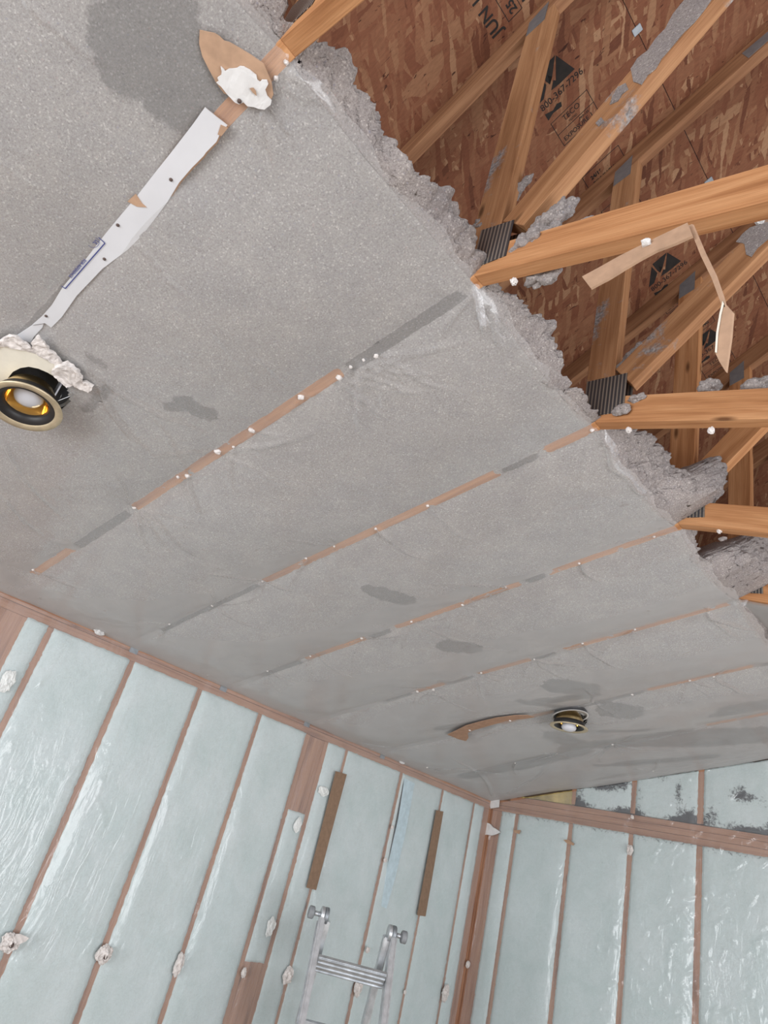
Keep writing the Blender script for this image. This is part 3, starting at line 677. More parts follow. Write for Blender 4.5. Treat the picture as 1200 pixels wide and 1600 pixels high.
tag(fluff, 'grey blown cellulose insulation lying on the clear ceiling plastic', 'insulation')
# the broken front of the fluff along the ceiling peak, and its top
CR = [(-.42, 1.29), (.2, 1.255), (.24, 1.29), (.33, 1.285), (.43, 1.275), (.49, 1.245), (.55, 1.265), (.62, 1.305), (.72, 1.30), (.77, 1.275), (.80, 1.245), (.84, 1.26), (.92, 1.275), (1.04, 1.285), (1.09, 1.26), (1.16, 1.235),
      (1.33, 1.24), (1.41, 1.25), (1.5, 1.30), (1.64, 1.365), (1.76, 1.385), (1.87, 1.36), (1.93, 1.44), (1.99, 1.46), (2.05, 1.31), (2.16, 1.25), (2.21, 1.21), (2.28, 1.28), (2.4, 1.41), (2.55, 1.46), (2.7, 1.35), (2.9, 1.33), (4.6, 1.33)]
BU = [(-.42, .0), (.3, .02), (.7, .02), (.79, 0), (.9, .02), (1.05, .025), (1.2, .01), (1.38, .0), (1.8, .02), (1.87, .06), (1.93, .12), (2.0, .12), (2.03, .01), (2.2, -.005), (2.26, .0), (2.36, .10), (2.59, .13), (2.7, .03), (4.6, .03)]
cy, cz = zip(*CR); by, bb = zip(*BU)
ys = np.arange(-.42, L - .02, .0055)
nf = 84; sf = np.linspace(0, 1, nf)
nt = 40; st_ = np.linspace(0, 1, nt + 1)[1:] ** 1.3
G = np.zeros((len(ys), nf + nt, 3))
for j, y in enumerate(ys):
    y = float(y); zc = float(np.interp(y, cy, cz)); bu = float(np.interp(y, by, bb))
    s0 = float(sag(np.array([XR - .014]), np.array([y]))[0]); z0 = zs(XR - .014) - s0 + .004
    for i in range(nf + nt):
        if i < nf:
            s = sf[i]
            x = XR - .014 + (.026 + bu) * math.sin(min(s * (1.25 + 12 * max(bu, 0)), 1) * math.pi / 2) - max(0, s - .8) * .12
            z = z0 + (zc - z0) * (1 - (1 - s) ** 1.5)
            k = min(1, i / 6)
        else:
            s = st_[i - nf]; xc_ = XR + .012 + bu - .024
            x = xc_ + (XW + .02 - xc_) * s
            z = zs(x) + (zc - zs(xc_)) * math.exp(-s * 5) + .12 * (1 - math.exp(-s * 8)) * 1.0
            if s > .97: z = zs(x) + .02
            k = .9
        v = Vector((x, y, z))
        l1 = N.fractal(v * 9, .8, 2.0, 3) * .022
        dd = N.voronoi(v * 27 + N.noise_vector(v * 50) * .5)[0]; l2 = (.55 - dd[0] ** 2 * 1.3) * .030
        d3 = N.voronoi(v * 95 + N.noise_vector(v * 130) * .6)[0]; l3 = (.45 - d3[0] ** 2 * 1.3) * .010
        a = (l1 + l2 + l3) * k
        G[j, i] = (x + a * .9, y + .35 * k * l2 + .002 * N.noise(v * 60), z + a * .55)
me = grid_mesh('fluff_heap', G)
heap = place('fluff_heap', me, M_CEL, (XR, 2, ZO + ZR)); heap['kind'] = 'stuff'
tag(heap, 'ragged grey cellulose insulation broken off along the torn ceiling peak', 'insulation')
# right slope beyond the tear
yr = np.concatenate([np.arange(2.60, L - .001, .012), [L - .001]]); xr_ = np.arange(XR - .03, .9, .015)
X2, Y2 = np.meshgrid(xr_, yr)
Z2 = np.where(X2 < XR, ZR + MS * (X2 - XR), ZR + MR2 * (X2 - XR)) - sag(X2 * 0 - 1.4, Y2) * smooth(XR - .03, XR + .3, X2) - .002
Pr = np.stack([X2, Y2, Z2 + .003], -1)
me = grid_mesh('ceiling_fluff', Pr, X2 * 0); o = place('ceiling_fluff', me, M_CELU, (0, 3, ZO + 1)); o['kind'] = 'stuff'
tag(o, 'grey cellulose insulation above the plastic past the tear, at the right edge', 'insulation')

# ------------------------------------------------------------------ screws with gypsum scraps along the ceiling lines
SCR = {0: [(432, 122), (447, 97), (470, 50)],
       1: [(52, 890), (210, 793), (278, 745), (293, 743), (340, 705), (365, 698), (393, 672), (470, 620), (530, 590), (548, 573), (568, 562), (588, 556)],
       2: [(265, 975), (332, 946), (410, 908), (478, 872), (522, 853), (587, 826), (668, 790), (925, 672)],
       3: [(418, 1048), (485, 1025), (565, 997), (643, 971), (723, 945), (790, 917), (905, 880), (1022, 838)],
       4: [(652, 1080), (677, 1077), (752, 1051), (835, 1030), (910, 1005), (992, 983), (1107, 957)],
       5: [(600, 1166), (926, 1096), (988, 1085), (1078, 1063), (1115, 1057)], 6: [(668, 1198), (740, 1203), (805, 1192), (870, 1177), (957, 1163)], 7: [(1020, 1204)]}
CRE = []   # creases in the plastic: (ax, ay, bx, by, width, height)
ROWN = {0: 'the line by the torn kraft card', 1: 'the reddish line nearest the near downlight', 2: 'the second reddish line past the near downlight',
        3: 'the line before the two dark blotches', 4: 'the line touching the small dark blotches', 5: 'the line before the distant downlight', 6: 'the line behind the distant downlight', 7: 'the gable edge'}
ORD = ['first', 'second', 'third', 'fourth', 'fifth', 'sixth', 'seventh', 'eighth', 'ninth', 'tenth', 'eleventh', 'twelfth']
def scrap_mesh(r, seed, flat=.5, sub=2):
    bm = bmesh.new(); bmesh.ops.create_icosphere(bm, subdivisions=sub, radius=1)
    for v in bm.verts:
        k = 1 + .45 * N.noise(v.co * 1.6 + Vector((seed * 3.1, seed, 0))) + .25 * N.noise(v.co * 4 + Vector((0, seed, 5)))
        v.co *= k; v.co = Vector((v.co.x * r, v.co.y * r, v.co.z * r * flat))
    me = bpy.data.meshes.new('drywall_scrap'); bm.to_mesh(me); bm.free(); return me
scr_me = [scrap_mesh(.0075, k, .7) for k in range(5)]
for m_ in scr_me: m_.materials.append(M_SCREW)
big = {(293, 743), (393, 672), (470, 620), (530, 590), (340, 705), (677, 1077), (652, 1080), (668, 1198)}
for i, pts in SCR.items():
    for j, px in enumerate(pts):
        p = onS(*px, off=-.004)
        s0 = float(sag(np.array([p[0]]), np.array([p[1]]))[0])
        p = onS(*px, off=-s0)
        o = bpy.data.objects.new('drywall_scrap', scr_me[(i + j) % 5]); C.objects.link(o)
        s = (1.0 if px not in big else 1.6) * random.uniform(.6, .9); 
        o.location = (p[0], p[1], p[2] + ZO - .001); o.scale = (s, s, s); o.rotation_euler = (0, -math.atan(MS), random.uniform(0, 6))
        tag(o, ORD[j] + ' white gypsum scrap from the left, on ' + ROWN[i], 'drywall scrap', 'gypsum scraps on ' + ROWN[i])
        nr = random.randint(2, 5)
        for k in range(nr):
            ang = random.choice((-1, 1)) * random.uniform(.5, 1.5) + random.choice((0, math.pi * 0))
            le = random.uniform(.10, .34)
            dx, dy = math.sin(ang) * .6 - .15, (1 if random.random() < .8 else -1) * math.cos(ang)
            q = math.hypot(dx, dy); CRE.append((p[0], p[1], p[0] + dx / q * le, p[1] + dy / q * le, random.uniform(.003, .006), random.uniform(.0012, .003)))
def crepx(a, b, w, h):
    A = onS(*a, off=-.03); B = onS(*b, off=-.03); CRE.append((A[0], A[1], B[0], B[1], w, h))
for a, b, w, h in (((447, 115), (475, 185), .005, .004), ((452, 110), (520, 200), .006, .004), ((460, 118), (510, 165), .004, .003), ((412, 172), (430, 290), .005, .004), ((410, 172), (400, 260), .004, .003), ((420, 170), (470, 255), .004, .003), ((405, 172), (340, 240), .004, .002),
                   ((30, 0), (175, 112), .004, .003), ((205, 380), (320, 490), .003, .0025), ((320, 490), (420, 620), .003, .002), ((0, 250), (70, 310), .004, .002),
                   ((140, 580), (330, 690), .007, .003), ((150, 600), (250, 730), .006, .003), ((0, 690), (110, 830), .004, .003), ((0, 780), (70, 850), .004, .003), ((210, 810), (245, 880), .004, .003), ((215, 805), (280, 870), .004, .003), ((230, 805), (330, 880), .004, .003),
                   ((545, 575), (690, 590), .004, .002), ((590, 560), (640, 590), .004, .002), ((395, 560), (520, 650), .004, .002), ((480, 1025), (560, 1060), .004, .002), ((660, 985), (800, 1020), .004, .002),
                   ((735, 470), (680, 540), .006, .004), ((745, 470), (755, 540), .006, .005), ((750, 480), (800, 560), .005, .004), ((940, 690), (1040, 800), .006, .004), ((935, 680), (980, 750), .005, .003),
                   ((870, 1110), (700, 1130), .005, .003), ((860, 1130), (740, 1160), .004, .003), ((905, 1130), (1000, 1120), .005, .003), ((770, 1250), (700, 1180), .010, .005), ((790, 1245), (860, 1190), .008, .004), ((1100, 955), (1160, 1000), .005, .003)):
    crepx(a, b, w, h)
# ------------------------------------------------------------------ clear plastic sheets
def add_creases(X, Y, D, cre):
    xs0, ys0 = X[0], Y[:, 0]
    for ax, ay, bx, by_, w, h in cre:
        pad = w * 4
        i0, i1 = np.searchsorted(xs0, [min(ax, bx) - pad, max(ax, bx) + pad]); j0, j1 = np.searchsorted(ys0, [min(ay, by_) - pad, max(ay, by_) + pad])
        if i1 <= i0 or j1 <= j0: continue
        x = X[j0:j1, i0:i1]; y = Y[j0:j1, i0:i1]; dx, dy = bx - ax, by_ - ay; l2 = dx * dx + dy * dy
        bend = .06 * math.sqrt(l2)
        t = ((x - ax) * dx + (y - ay) * dy) / l2
        perp = ((x - ax) * dy - (y - ay) * dx) / math.sqrt(l2) + bend * np.sin(np.clip(t, 0, 1) * math.pi)
        D[j0:j1, i0:i1] += h * np.exp(-(perp / w) ** 2) * smooth(-.02, .08, t) * (1 - smooth(.5, 1.05, t))
fy = np.concatenate([np.arange(-.42, L - .003, .0066), [L - .003]]); fx = np.linspace(0, 1, 350)
edge = lambda y: XR + .004 - .018 * np.sin(np.clip((y % .61) / .61, 0, 1) * math.pi) * 0 + .006 * np.sin(y * 23) + .004 * np.sin(y * 51)
U, Yf = np.meshgrid(fx, fy); Xf = XW + .0015 + (XR - XW) * U
D = np.zeros_like(Xf); add_creases(Xf, Yf, D, [(a, b, c, d, w * .8, h * 3.0) for a, b, c, d, w, h in CRE])
Xe = XW + .0015 + (edge(Yf) - XW) * U
sgf = sag(np.minimum(Xf, XR), Yf)
und = .0012 * np.sin(14 * Xf + 3 * np.sin(5 * Yf)) * np.sin(11 * Yf + 2 * np.sin(6 * Xf))
Zf = ZR + MS * (Xe - XR) - sgf - D + und * np.minimum(1, sgf / .01) * .6 - .0003
Zf += .012 * smooth(XR - .02, XR + .01, Xe)
Pf = np.stack([Xe, Yf, Zf], -1)
me = grid_mesh('plastic_sheet', Pf, None, hole_keep(Xf, Yf, CANR + .003))
sheet = place('plastic_sheet', me, M_FILM, (-2, 2, ZO + 1))
tag(sheet, 'clear plastic sheet stapled under the trusses of the sloping ceiling', 'plastic sheet')
Pr2 = Pr.copy(); Pr2[..., 2] -= .004
o = place('plastic_sheet', grid_mesh('plastic_sheet', Pr2), M_FILM, (0, 3, ZO + 1)); tag(o, 'clear ceiling plastic past the peak at the right edge, behind the heap', 'plastic sheet')
# wall sheets
def wall_sheet(plane, a0, a1, z0, z1, studs, n_cre, label, seed, top=None, extra=None):
    r = random.Random(seed); st = .009
    aa = np.arange(a0, a1, st); zz = np.arange(z0, z1, st); A, Z = np.meshgrid(aa, zz)
    D = np.zeros_like(A); cre = []
    for _ in range(n_cre):
        s = r.choice(studs); sd = r.choice((-1, 1)); a = s + sd * r.uniform(.02, .09); z = r.uniform(z0 + .1, z1 - .15); l = r.uniform(.05, .20)
        cre.append((a, z, a + sd * r.uniform(-.01, .06), z - l, r.uniform(.004, .008), r.uniform(.002, .006)))
    for _ in range(n_cre // 2):
        a = r.uniform(a0, a1); z = r.uniform(z0 + .2, z1 - .3); l = r.uniform(.04, .15); an = r.uniform(-.9, .9)
        cre.append((a, z, a + l * math.sin(an), z - l * math.cos(an), r.uniform(.004, .01), r.uniform(.002, .005)))
    if extra: cre += extra(r)
    add_creases(A, Z, D, cre)
    s0 = np.min(np.abs(A[..., None] - np.array(studs)), -1)
    D += .009 * smooth(.010, .06, s0) + .004 + .002 * np.sin(A * 9 + np.sin(Z * 3)) * smooth(.02, .1, s0)
    keep = None
    if top is not None:
        T = np.vectorize(top)(A); Z = np.minimum(Z, T); keep = (Z[1:, :-1] - Z[:-1, :-1]) > 1e-6
    P = np.stack([XW + D, A, Z], -1) if plane == 'X' else np.stack([A, L - D, Z], -1)
    if plane == 'Y': P[..., 0] = np.maximum(P[..., 0], XW + .02)
    o = place('plastic_sheet', grid_mesh('plastic_sheet', P, None, keep), M_FILMW, (float(P[0, 0, 0]), float(P[0, 0, 1]), ZO))
    return tag(o, label, 'plastic sheet')
wall_sheet('X', .0, L - .03, FLOOR + .02, .615, [s[0] for s in LS], 60, 'clear plastic sheet over the studs of the left wall', 3)
def crinkle(r):
    out = []
    for cx, cz_, rx, rz, n in ((-1.75, .0, .10, .35, 60), (-1.45, .15, .22, .5, 110), (-1.9, -.6, .1, .2, 25), (-2.14, -.2, .05, .3, 20)):
        for _ in range(n):
            a = cx + r.gauss(0, rx); z = cz_ + r.gauss(0, rz); l = r.uniform(.03, .12); an = r.uniform(-1.2, .7)
            out.append((a, z, a + l * math.sin(an), z - l * math.cos(an), r.uniform(.004, .009), r.uniform(.004, .010)))
    return out
wall_sheet('Y', XW + .02, -.82, FLOOR + .02, 1.21, [g[0] for g in GS], 60, 'clear plastic sheet over the studs of the far wall', 5, top=lambda a: zs(min(a, XR)) - .02, extra=crinkle)

# ------------------------------------------------------------------ things on the ceiling
NS = Vector((-MS, 0, 1)).normalized()      # up, square to the left ceiling slope
def flat_piece(name, px, off, th, m, fn=onS, nrm=NS, rough=0.0, seed=0, sub=0, parent=None, loc=None):
    pts = [V(fn(u, v, off)) for u, v in px]
    bm = bmesh.new(); f = bm.faces.new([bm.verts.new(p) for p in pts])
    n = Vector(nrm)
    bmesh.ops.triangulate(bm, faces=bm.faces[:])
    if sub: bmesh.ops.subdivide_edges(bm, edges=bm.edges[:], cuts=sub, use_grid_fill=True)
    r = bmesh.ops.extrude_face_region(bm, geom=bm.faces[:])
    for v in [g for g in r['geom'] if isinstance(g, bmesh.types.BMVert)]: v.co += n * th
    if rough:
        for v in bm.verts:
            k = N.noise_vector(v.co * 28 + Vector((seed, 0, 0))); k2 = N.noise_vector(v.co * 90 + Vector((seed, 0, 0))); k3 = N.noise_vector(v.co * 240)
            v.co += (k + k2 * .55 + k3 * .2) * rough
    bmesh.ops.recalc_face_normals(bm, faces=bm.faces)
    me = bpy.data.meshes.new(name); bm.to_mesh(me); bm.free()
    c = loc if loc is not None else sum(pts, Vector()) / len(pts)
    return place(name, me, m, c, parent)
# long painted drywall paper strip
sp_ = [(320, 168), (300, 196), (270, 235), (243, 269), (215, 305), (190, 335), (165, 365), (130, 410), (97, 450), (80, 478), (65, 495), (50, 508), (70, 505), (80, 512), (96, 496), (120, 462), (160, 420), (200, 390), (222, 368), (240, 345), (262, 315), (280, 285), (300, 262), (318, 244), (322, 238), (338, 222), (345, 207), (352, 200), (355, 196), (338, 183)]
root = thing('paper_strip', 'long white painted paper strip on the ceiling leading to the near downlight', 'drywall strip', V(onS(210, 340, -.012)))
flat_piece('paint_face', sp_, -.0125, .0025, M_PAPER, parent=root, rough=.0002, sub=2, loc=V(onS(210, 340, -.012)))
kb = [(u + (2.2 if 17 < i else 0), v + (1.5 if 17 < i else 0)) for i, (u, v) in enumerate(sp_)]
flat_piece('torn_backing', kb, -.0095, .003, M_KRAFT, parent=root, loc=V(onS(210, 340, -.012)))
flat_piece('torn_patch', [(212, 303), (222, 318), (229, 324), (214, 323), (199, 315)], -.0140, .0012, M_KRAFT, parent=root, loc=V(onS(210, 340, -.012)))
flat_piece('torn_patch', [(345, 195), (356, 200), (346, 213), (340, 210)], -.0140, .0012, M_KRAFT, parent=root, loc=V(onS(210, 340, -.012)))
def screw_hole(px, parent, r=.004, off=-.0135):
    c = V(onS(*px, off))
    rot = Matrix.Translation(c) @ Matrix.Rotation(-math.atan(MS), 4, 'Y')
    me = lathe_mesh('screw_head', [(0, -.0015), (r * .6, -.0018), (r, 0), (r, .001)], 12, rot)
    place('screw_head', me, M_HOLE, c, parent)
for px in ((267, 281), (184, 352), (163, 405), (72, 494)): screw_hole(px, root)
# blue printed frame and lettering on the strip
def strip_lines(px, w):
    bm = bmesh.new()
    P = [V(onS(*p, -.0140)) for p in px]
    for a, b in zip(P, P[1:]):
        d = (b - a).normalized(); s = d.cross(NS) * w
        bm.faces.new([bm.verts.new(v) for v in (a - s, b - s, b + s, a + s)])
    me = bpy.data.meshes.new('printed_frame'); bm.to_mesh(me); bm.free(); return place('printed_frame', me, M_BLUE, V(onS(210, 340, -.012)), root)
strip_lines([(154, 371), (164, 380), (102, 451), (96, 447)], .0012)
cp = [(146 + 9 * math.cos(a), 379 + 8 * math.sin(a)) for a in np.linspace(-1.2, 2.6, 14)]
strip_lines(cp, .0005)
def slope_text(s, a, b, size_px, m):
    A = V(onS(*a, -.0140)); B = V(onS(*b, -.0140)); r = (B - A).normalized(); u = NS.cross(r) * -1; out = -NS; u = out.cross(r)
    cu = bpy.data.curves.new('printed_lettering', 'FONT'); cu.body = s; cu.size = size_px; cu.offset = .0002
    o = bpy.data.objects.new('tmp', cu); C.objects.link(o); dg = bpy.context.evaluated_depsgraph_get(); me = bpy.data.meshes.new_from_object(o.evaluated_get(dg)); bpy.data.objects.remove(o)
    mt = Matrix([[r[k], u[k], out[k]] for k in range(3)]).to_4x4(); me.transform(Matrix.Translation(A) @ mt); place('printed_lettering', me, m, V(onS(210, 340, -.012)), root)
slope_text('FOR REFERENCE', (131, 404), (106, 433), .010, M_BLUE)
slope_text('UL', (150, 374), (142, 382), .012, M_BLUE)
tag(flat_piece('paper_tab', [(49, 509), (22, 527), (40, 533), (48, 536), (53, 526), (66, 512), (68, 506)], -.010, .002, M_PAPER), 'short white paper tab between the long strip and the near downlight', 'paper scrap')
# kraft card with plaster
kc = [(312, 47), (320, 49), (335, 52), (343, 57), (350, 64), (358, 66), (372, 74), (392, 86), (412, 100), (417, 112), (424, 128), (427, 148), (422, 160), (405, 168), (385, 160), (350, 146), (338, 130), (326, 108), (316, 88), (311, 68)]
root = thing('kraft_card', 'torn brown kraft card with a white plaster splash on the ceiling', 'kraft card', V(onS(380, 120, -.012)))
flat_piece('card', kc, -.014, .003, M_KRAFT, parent=root, loc=V(onS(380, 120, -.012)))
pc = [(345, 104), (349, 108), (352, 112), (358, 108), (370, 107), (375, 104), (381, 105), (390, 110), (400, 118), (402, 125), (406, 128), (409, 125), (417, 126), (419, 132), (414, 140), (417, 150), (424, 158), (422, 164), (413, 171), (405, 170), (396, 167), (386, 166), (380, 160), (373, 163), (366, 160), (355, 148), (357, 143), (345, 135), (338, 129), (342, 127), (340, 122), (346, 118), (347, 112)]
pl = flat_piece('plaster_splash', pc, -.019, .004, M_PLAS, parent=root, rough=.0012, sub=3, loc=V(onS(380, 120, -.012)))
flat_piece('plaster_gap', [(390, 138), (396, 137), (400, 143), (401, 150), (395, 145)], -.0225, .001, M_KRAFT, parent=root, loc=V(onS(380, 120, -.012)))
c = V(onS(374, 158, -.021)); place('screw_head', lathe_mesh('screw_head', [(0, -.002), (.004, -.0015), (.0045, .001)], 12, Matrix.Translation(c)), M_HOLE, c, root)
# curved kraft strip near the far downlight
root = thing('kraft_strip', 'long curved brown kraft strip on the ceiling left of the distant downlight', 'kraft strip', V(onS(765, 1135, -.035)))
k2 = [(699, 1148), (712, 1142), (728, 1134), (750, 1128), (775, 1122), (805, 1118), (825, 1118), (835, 1121), (812, 1124), (790, 1127), (765, 1134), (740, 1141), (731, 1145), (732, 1153), (728, 1158), (716, 1155)]
flat_piece('card', k2, -.038, .003, M_KRAFTM, parent=root, loc=V(onS(765, 1135, -.035)))
for px in ((734, 1141), (797, 1126)):
    c = V(onS(*px, -.040)); place('screw_head', lathe_mesh('screw_head', [(0, -.004), (.006, -.003), (.007, .001)], 12, Matrix.Translation(c)), M_SCREW, c, root)

# recessed lights
def downlight(c, label, drop, tilt, flange_m, show_socket, bz=0.0, pull=(0, 0)):
    P = Vector((c[0], c[1], c[2] + ZO)); root = thing('recessed_light', label, 'ceiling light', P, 'recessed downlights')
    T0_ = Matrix.Translation(P)
    me = lathe_mesh('housing', [(CANR, -.02), (CANR, .10), (.0, .10)], 48, T0_)
    # cut the rim parallel to the slope
    for v in me.vertices:
        if v.co.z < P.z + .05: v.co.z = P.z - .002 + MS * (v.co.x - P.x)
    o = place('housing', me, M_CAN, P, root, True); so = o.modifiers.new('thick', 'SOLIDIFY'); so.thickness = .002
    me = lathe_mesh('housing_rim', [(CANR + .008, -.0), (CANR - .001, -.0), (CANR - .001, .003), (CANR + .008, .003)], 48, T0_)
    for v in me.vertices: v.co.z = v.co.z - .006 + MS * (v.co.x - P.x)
    place('housing_rim', me, M_GALV if show_socket else M_PLAS, P, root, True)
    place('socket_plate', box_mesh('socket_plate', P.x - .02, P.x + .02, P.y + .045, P.y + .049, P.z - .02, P.z + .09), M_BULB, P, root)
    Q = P + Vector((pull[0], pull[1], -drop)); TT = Matrix.Translation(Q) @ tilt
    def part(n, prof, m): place(n, lathe_mesh(n, prof, 56, TT), m, P, root, True)
    part('trim_ring', [(.076, .004), (.097, .002), (.0985, -.001), (.097, -.004), (.078, -.001), (.076, .004)], flange_m)
    part('baffle', [(.0765, .0), (.080, .002), (.080, .028), (.072, .030), (.060, .026), (.056, .020), (.060, .010), (.070, .001), (.0765, .0)], M_BLACK)
    part('reflector_dome', [(.074, .030), (.070, .045), (.058, .068), (.040, .084), (.022, .090), (.0, .091)], M_BRASS)
    part('reflector', [(.0565, .020), (.054, .034), (.049, .048), (.040, .062), (.022, .072)], M_GOLD)
    part('bulb', [(0, .012 + bz), (.020, .0145 + bz), (.034, .021 + bz), (.039, .031 + bz), (.037, .040 + bz), (.030, .055 + bz), (.018, .075 + bz)], M_BULB)
    for sx in (-1, 1):
        a = TT @ Vector((sx * .045, .055, .03)); b = P + Vector((sx * .03, .07, .02)); mid = (a + b) / 2 + Vector((sx * .02, .02, .01))
        pts = [a.lerp(mid, t) if t <= 1 else mid.lerp(b, t - 1) for t in np.linspace(0, 2, 9)]
        place('spring_wire', tube_mesh('spring_wire', pts, .0011, 6), M_WIRE, P, root, True)
    return root
cL = onS(62, 597, -.012)
downlight(cL, 'recessed downlight hanging loose at the left edge, with black and gold reflector', .088, Matrix.Rotation(math.radians(-15), 4, 'Y') @ Matrix.Rotation(math.radians(4), 4, 'X'), M_BRSAT, True, bz=.006)
cR = onS(891, 1118, -.028)
downlight(cR, 'distant recessed downlight hanging from the ceiling near the gable', .062, Matrix.Rotation(math.radians(-3), 4, 'Y'), M_BRSAT, False, bz=-.034)
# cream drywall collar
root = thing('drywall_remnant', 'cream drywall remnant with torn white edge around the near downlight', 'drywall remnant', V(onS(20, 560, -.02)))
o0 = V(onS(20, 560, -.02))
inn = [(86, 589), (74, 582), (60, 576), (45, 573), (32, 575), (20, 581), (13, 590), (12, 599), (0, 603), (-30, 612)]
flat_piece('cream_face', [(-40, 545), (-10, 541), (10, 540), (30, 543), (55, 549), (75, 557), (92, 568), (100, 577), (97, 586)] + inn, -.034, .011, M_CREAM, parent=root, loc=o0, sub=1, rough=.0004)
flat_piece('torn_edge', [(-20, 537), (0, 533), (12, 527), (25, 529), (40, 536), (50, 548), (48, 536), (57, 526), (66, 532), (75, 543), (74, 548), (83, 553), (92, 562), (97, 570), (88, 570), (72, 562), (52, 553), (30, 546), (8, 543), (-10, 544)], -.038, .009, M_CRUMB, parent=root, loc=o0, sub=6, rough=.0055, seed=3)
flat_piece('torn_edge', [(80, 582), (88, 572), (100, 568), (108, 573), (122, 580), (128, 592), (126, 598), (136, 603), (143, 608), (137, 614), (125, 609), (112, 603), (104, 605), (92, 598)], -.043, .012, M_CRUMB, parent=root, loc=o0, sub=6, rough=.0065, seed=8)
flat_piece('torn_edge', [(17, 655), (30, 660), (42, 663), (40, 668), (28, 664)], -.030, .012, M_CRUMB, parent=root, loc=o0, sub=2, rough=.003, seed=11)
# ------------------------------------------------------------------ card strips and plaster on the walls
def wfn(u, v, off=0): return onX(u, v, XW + off)
def gfn(u, v, off=0): return onY(u, v, L - off)
def card_wall(px, label, m=M_KRAFTD):
    tag(flat_piece('card_strip', px, .028, .003, m, fn=wfn, nrm=Vector((-1, 0, 0))), label, 'card strip')
card_wall([(525, 1205), (542, 1210), (494, 1391), (479, 1387)], 'longer dark brown card strip on the left wall, above the ladder knob')
card_wall([(682, 1266), (693, 1268), (665, 1432), (652, 1430)], 'shorter dark brown card strip on the left wall, nearer the corner')
def lump(px, r, label, fn=wfn, seed=0, squash=(1, 1, .45), m=M_CRUMB, off=.026, rotz=0.0, hole=False):
    p = V(fn(px[0], px[1], off)); bm = bmesh.new(); bmesh.ops.create_icosphere(bm, subdivisions=4, radius=1)
    for v in bm.verts:
        d = v.co.copy(); ang = math.atan2(d.y, d.x)
        out = 1 + .30 * N.noise(Vector((math.cos(ang) * 1.5, math.sin(ang) * 1.5, seed * 7.1))) + .18 * N.noise(Vector((math.cos(ang) * 5, math.sin(ang) * 5, seed)))
        z = d.z * (1 + .8 * N.noise(d * 2.5 + Vector((seed, 0, 0)))) + .5 * N.noise(d * 5 + Vector((seed, 3, 0)))
        v.co = Vector((d.x * out * squash[0] * r, d.y * out * squash[1] * r, z * squash[2] * r))
    me = bpy.data.meshes.new('plaster_lump'); bm.to_mesh(me); bm.free()
    # local z -> out of the wall, local y -> up
    outv = Vector((1, 0, 0)) if fn is wfn else (Vector((0, -1, 0)) if fn is gfn else -NS)
    upv = Vector((0, 0, 1)); rt = upv.cross(outv).normalized(); upv = outv.cross(rt)
    mt = Matrix([[rt[k], upv[k], outv[k]] for k in range(3)]).to_4x4()
    me.transform(mt @ Matrix.Rotation(rotz, 4, 'Z')); o = link('plaster_lump', me, m); o.location = p
    tag(o, label, 'plaster lump')
    if hole:
        h = lathe_mesh('screw_hole', [(0, 0), (r * .22, 0), (r * .25, .003)], 12, mt @ Matrix.Translation((0, -r * .2, r * .42))); hh = link('screw_hole', h, M_HOLE, o)
    return o
lump((17, 1472), .038, 'crumpled plaster lump low on the wall at the left edge', seed=1, hole=True)
tag(flat_piece('plaster_shard', [(24, 1460), (32, 1459), (46, 1466), (40, 1472), (26, 1477)], .05, .006, M_CRUMB, fn=wfn, nrm=Vector((-1, 0, 0)), rough=.002, sub=2), 'pointed plaster shard beside the leftmost plaster lump', 'plaster shard')
lump((163, 1491), .036, 'round crumpled plaster lump with a brown hole, second from the left edge', seed=2, hole=True)
lump((280, 1506), .030, 'tall crumpled plaster lump, third from the left edge', seed=3, squash=(.75, 1.5, .45))
lump((381, 1520), .018, 'small plaster lump beside the lower wood block', seed=4, squash=(.8, 1.3, .5))
lump((450, 1524), .034, 'crumpled plaster lump just left of the ladder', seed=5, squash=(.9, 1.2, .45))
lump((560, 1543), .034, 'crumpled plaster lump seen under the ladder rung', seed=6, squash=(.8, 1.2, .45))
lump((696, 1552), .036, 'crumpled plaster lump on the thin stud near the corner post', seed=7, squash=(.8, 1.4, .45))
lump((423, 1448), .045, 'pale flattened plaster daub above the lower wood block', seed=8, squash=(.6, 1, .12), m=M_DAUB, off=.016)
lump((505, 1236), .038, 'pale plaster daub left of the longer card strip', seed=9, squash=(1.1, .7, .15), m=M_DAUB, off=.016)
lump((465, 1290), .04, 'pale plaster daub under the upper wood block', seed=10, squash=(.6, 1, .12), m=M_DAUB, off=.016)
lump((12, 1065), .045, 'pale plaster daub on the narrow insulation at the left edge', seed=12, squash=(.7, 1, .15), m=M_DAUB, off=.016)
lump((602, 1344), .014, 'small plaster lump on the greyish stud between the card strips', seed=13)
lump((613, 1292), .012, 'small plaster lump high on the greyish stud', seed=14)
lump((575, 1484), .016, 'small plaster lump above the ladder rung', seed=15)
lump((731, 1507), .020, 'small plaster lump on the corner post', seed=16)
lump((633, 1550), .012, 'tiny plaster lump between ladder and thin stud', seed=17)
for px, sz, lab, sd in (((155, 988), .022, 'white drywall chip on the left wall plate near the left edge', 21), ((605, 1168), .012, 'thin white drywall chip on the wall plate above the ladder', 22), ((628, 1190), .024, 'white drywall chip on the wall plate halfway to the corner', 23), ((692, 1212), .028, 'jagged white drywall chip on the wall plate near the corner', 24)):
    lump(px, sz, lab, seed=sd, squash=(1.2, .6, .5), m=M_PLAS, off=.02)
tag(flat_piece('drywall_chip', [(764, 1249), (780, 1247), (779, 1261), (766, 1263)], .03, .010, M_PLAS, fn=gfn, nrm=Vector((0, 1, 0)), rough=.001, sub=1), 'square white drywall chip at the top of the room corner', 'drywall chip')
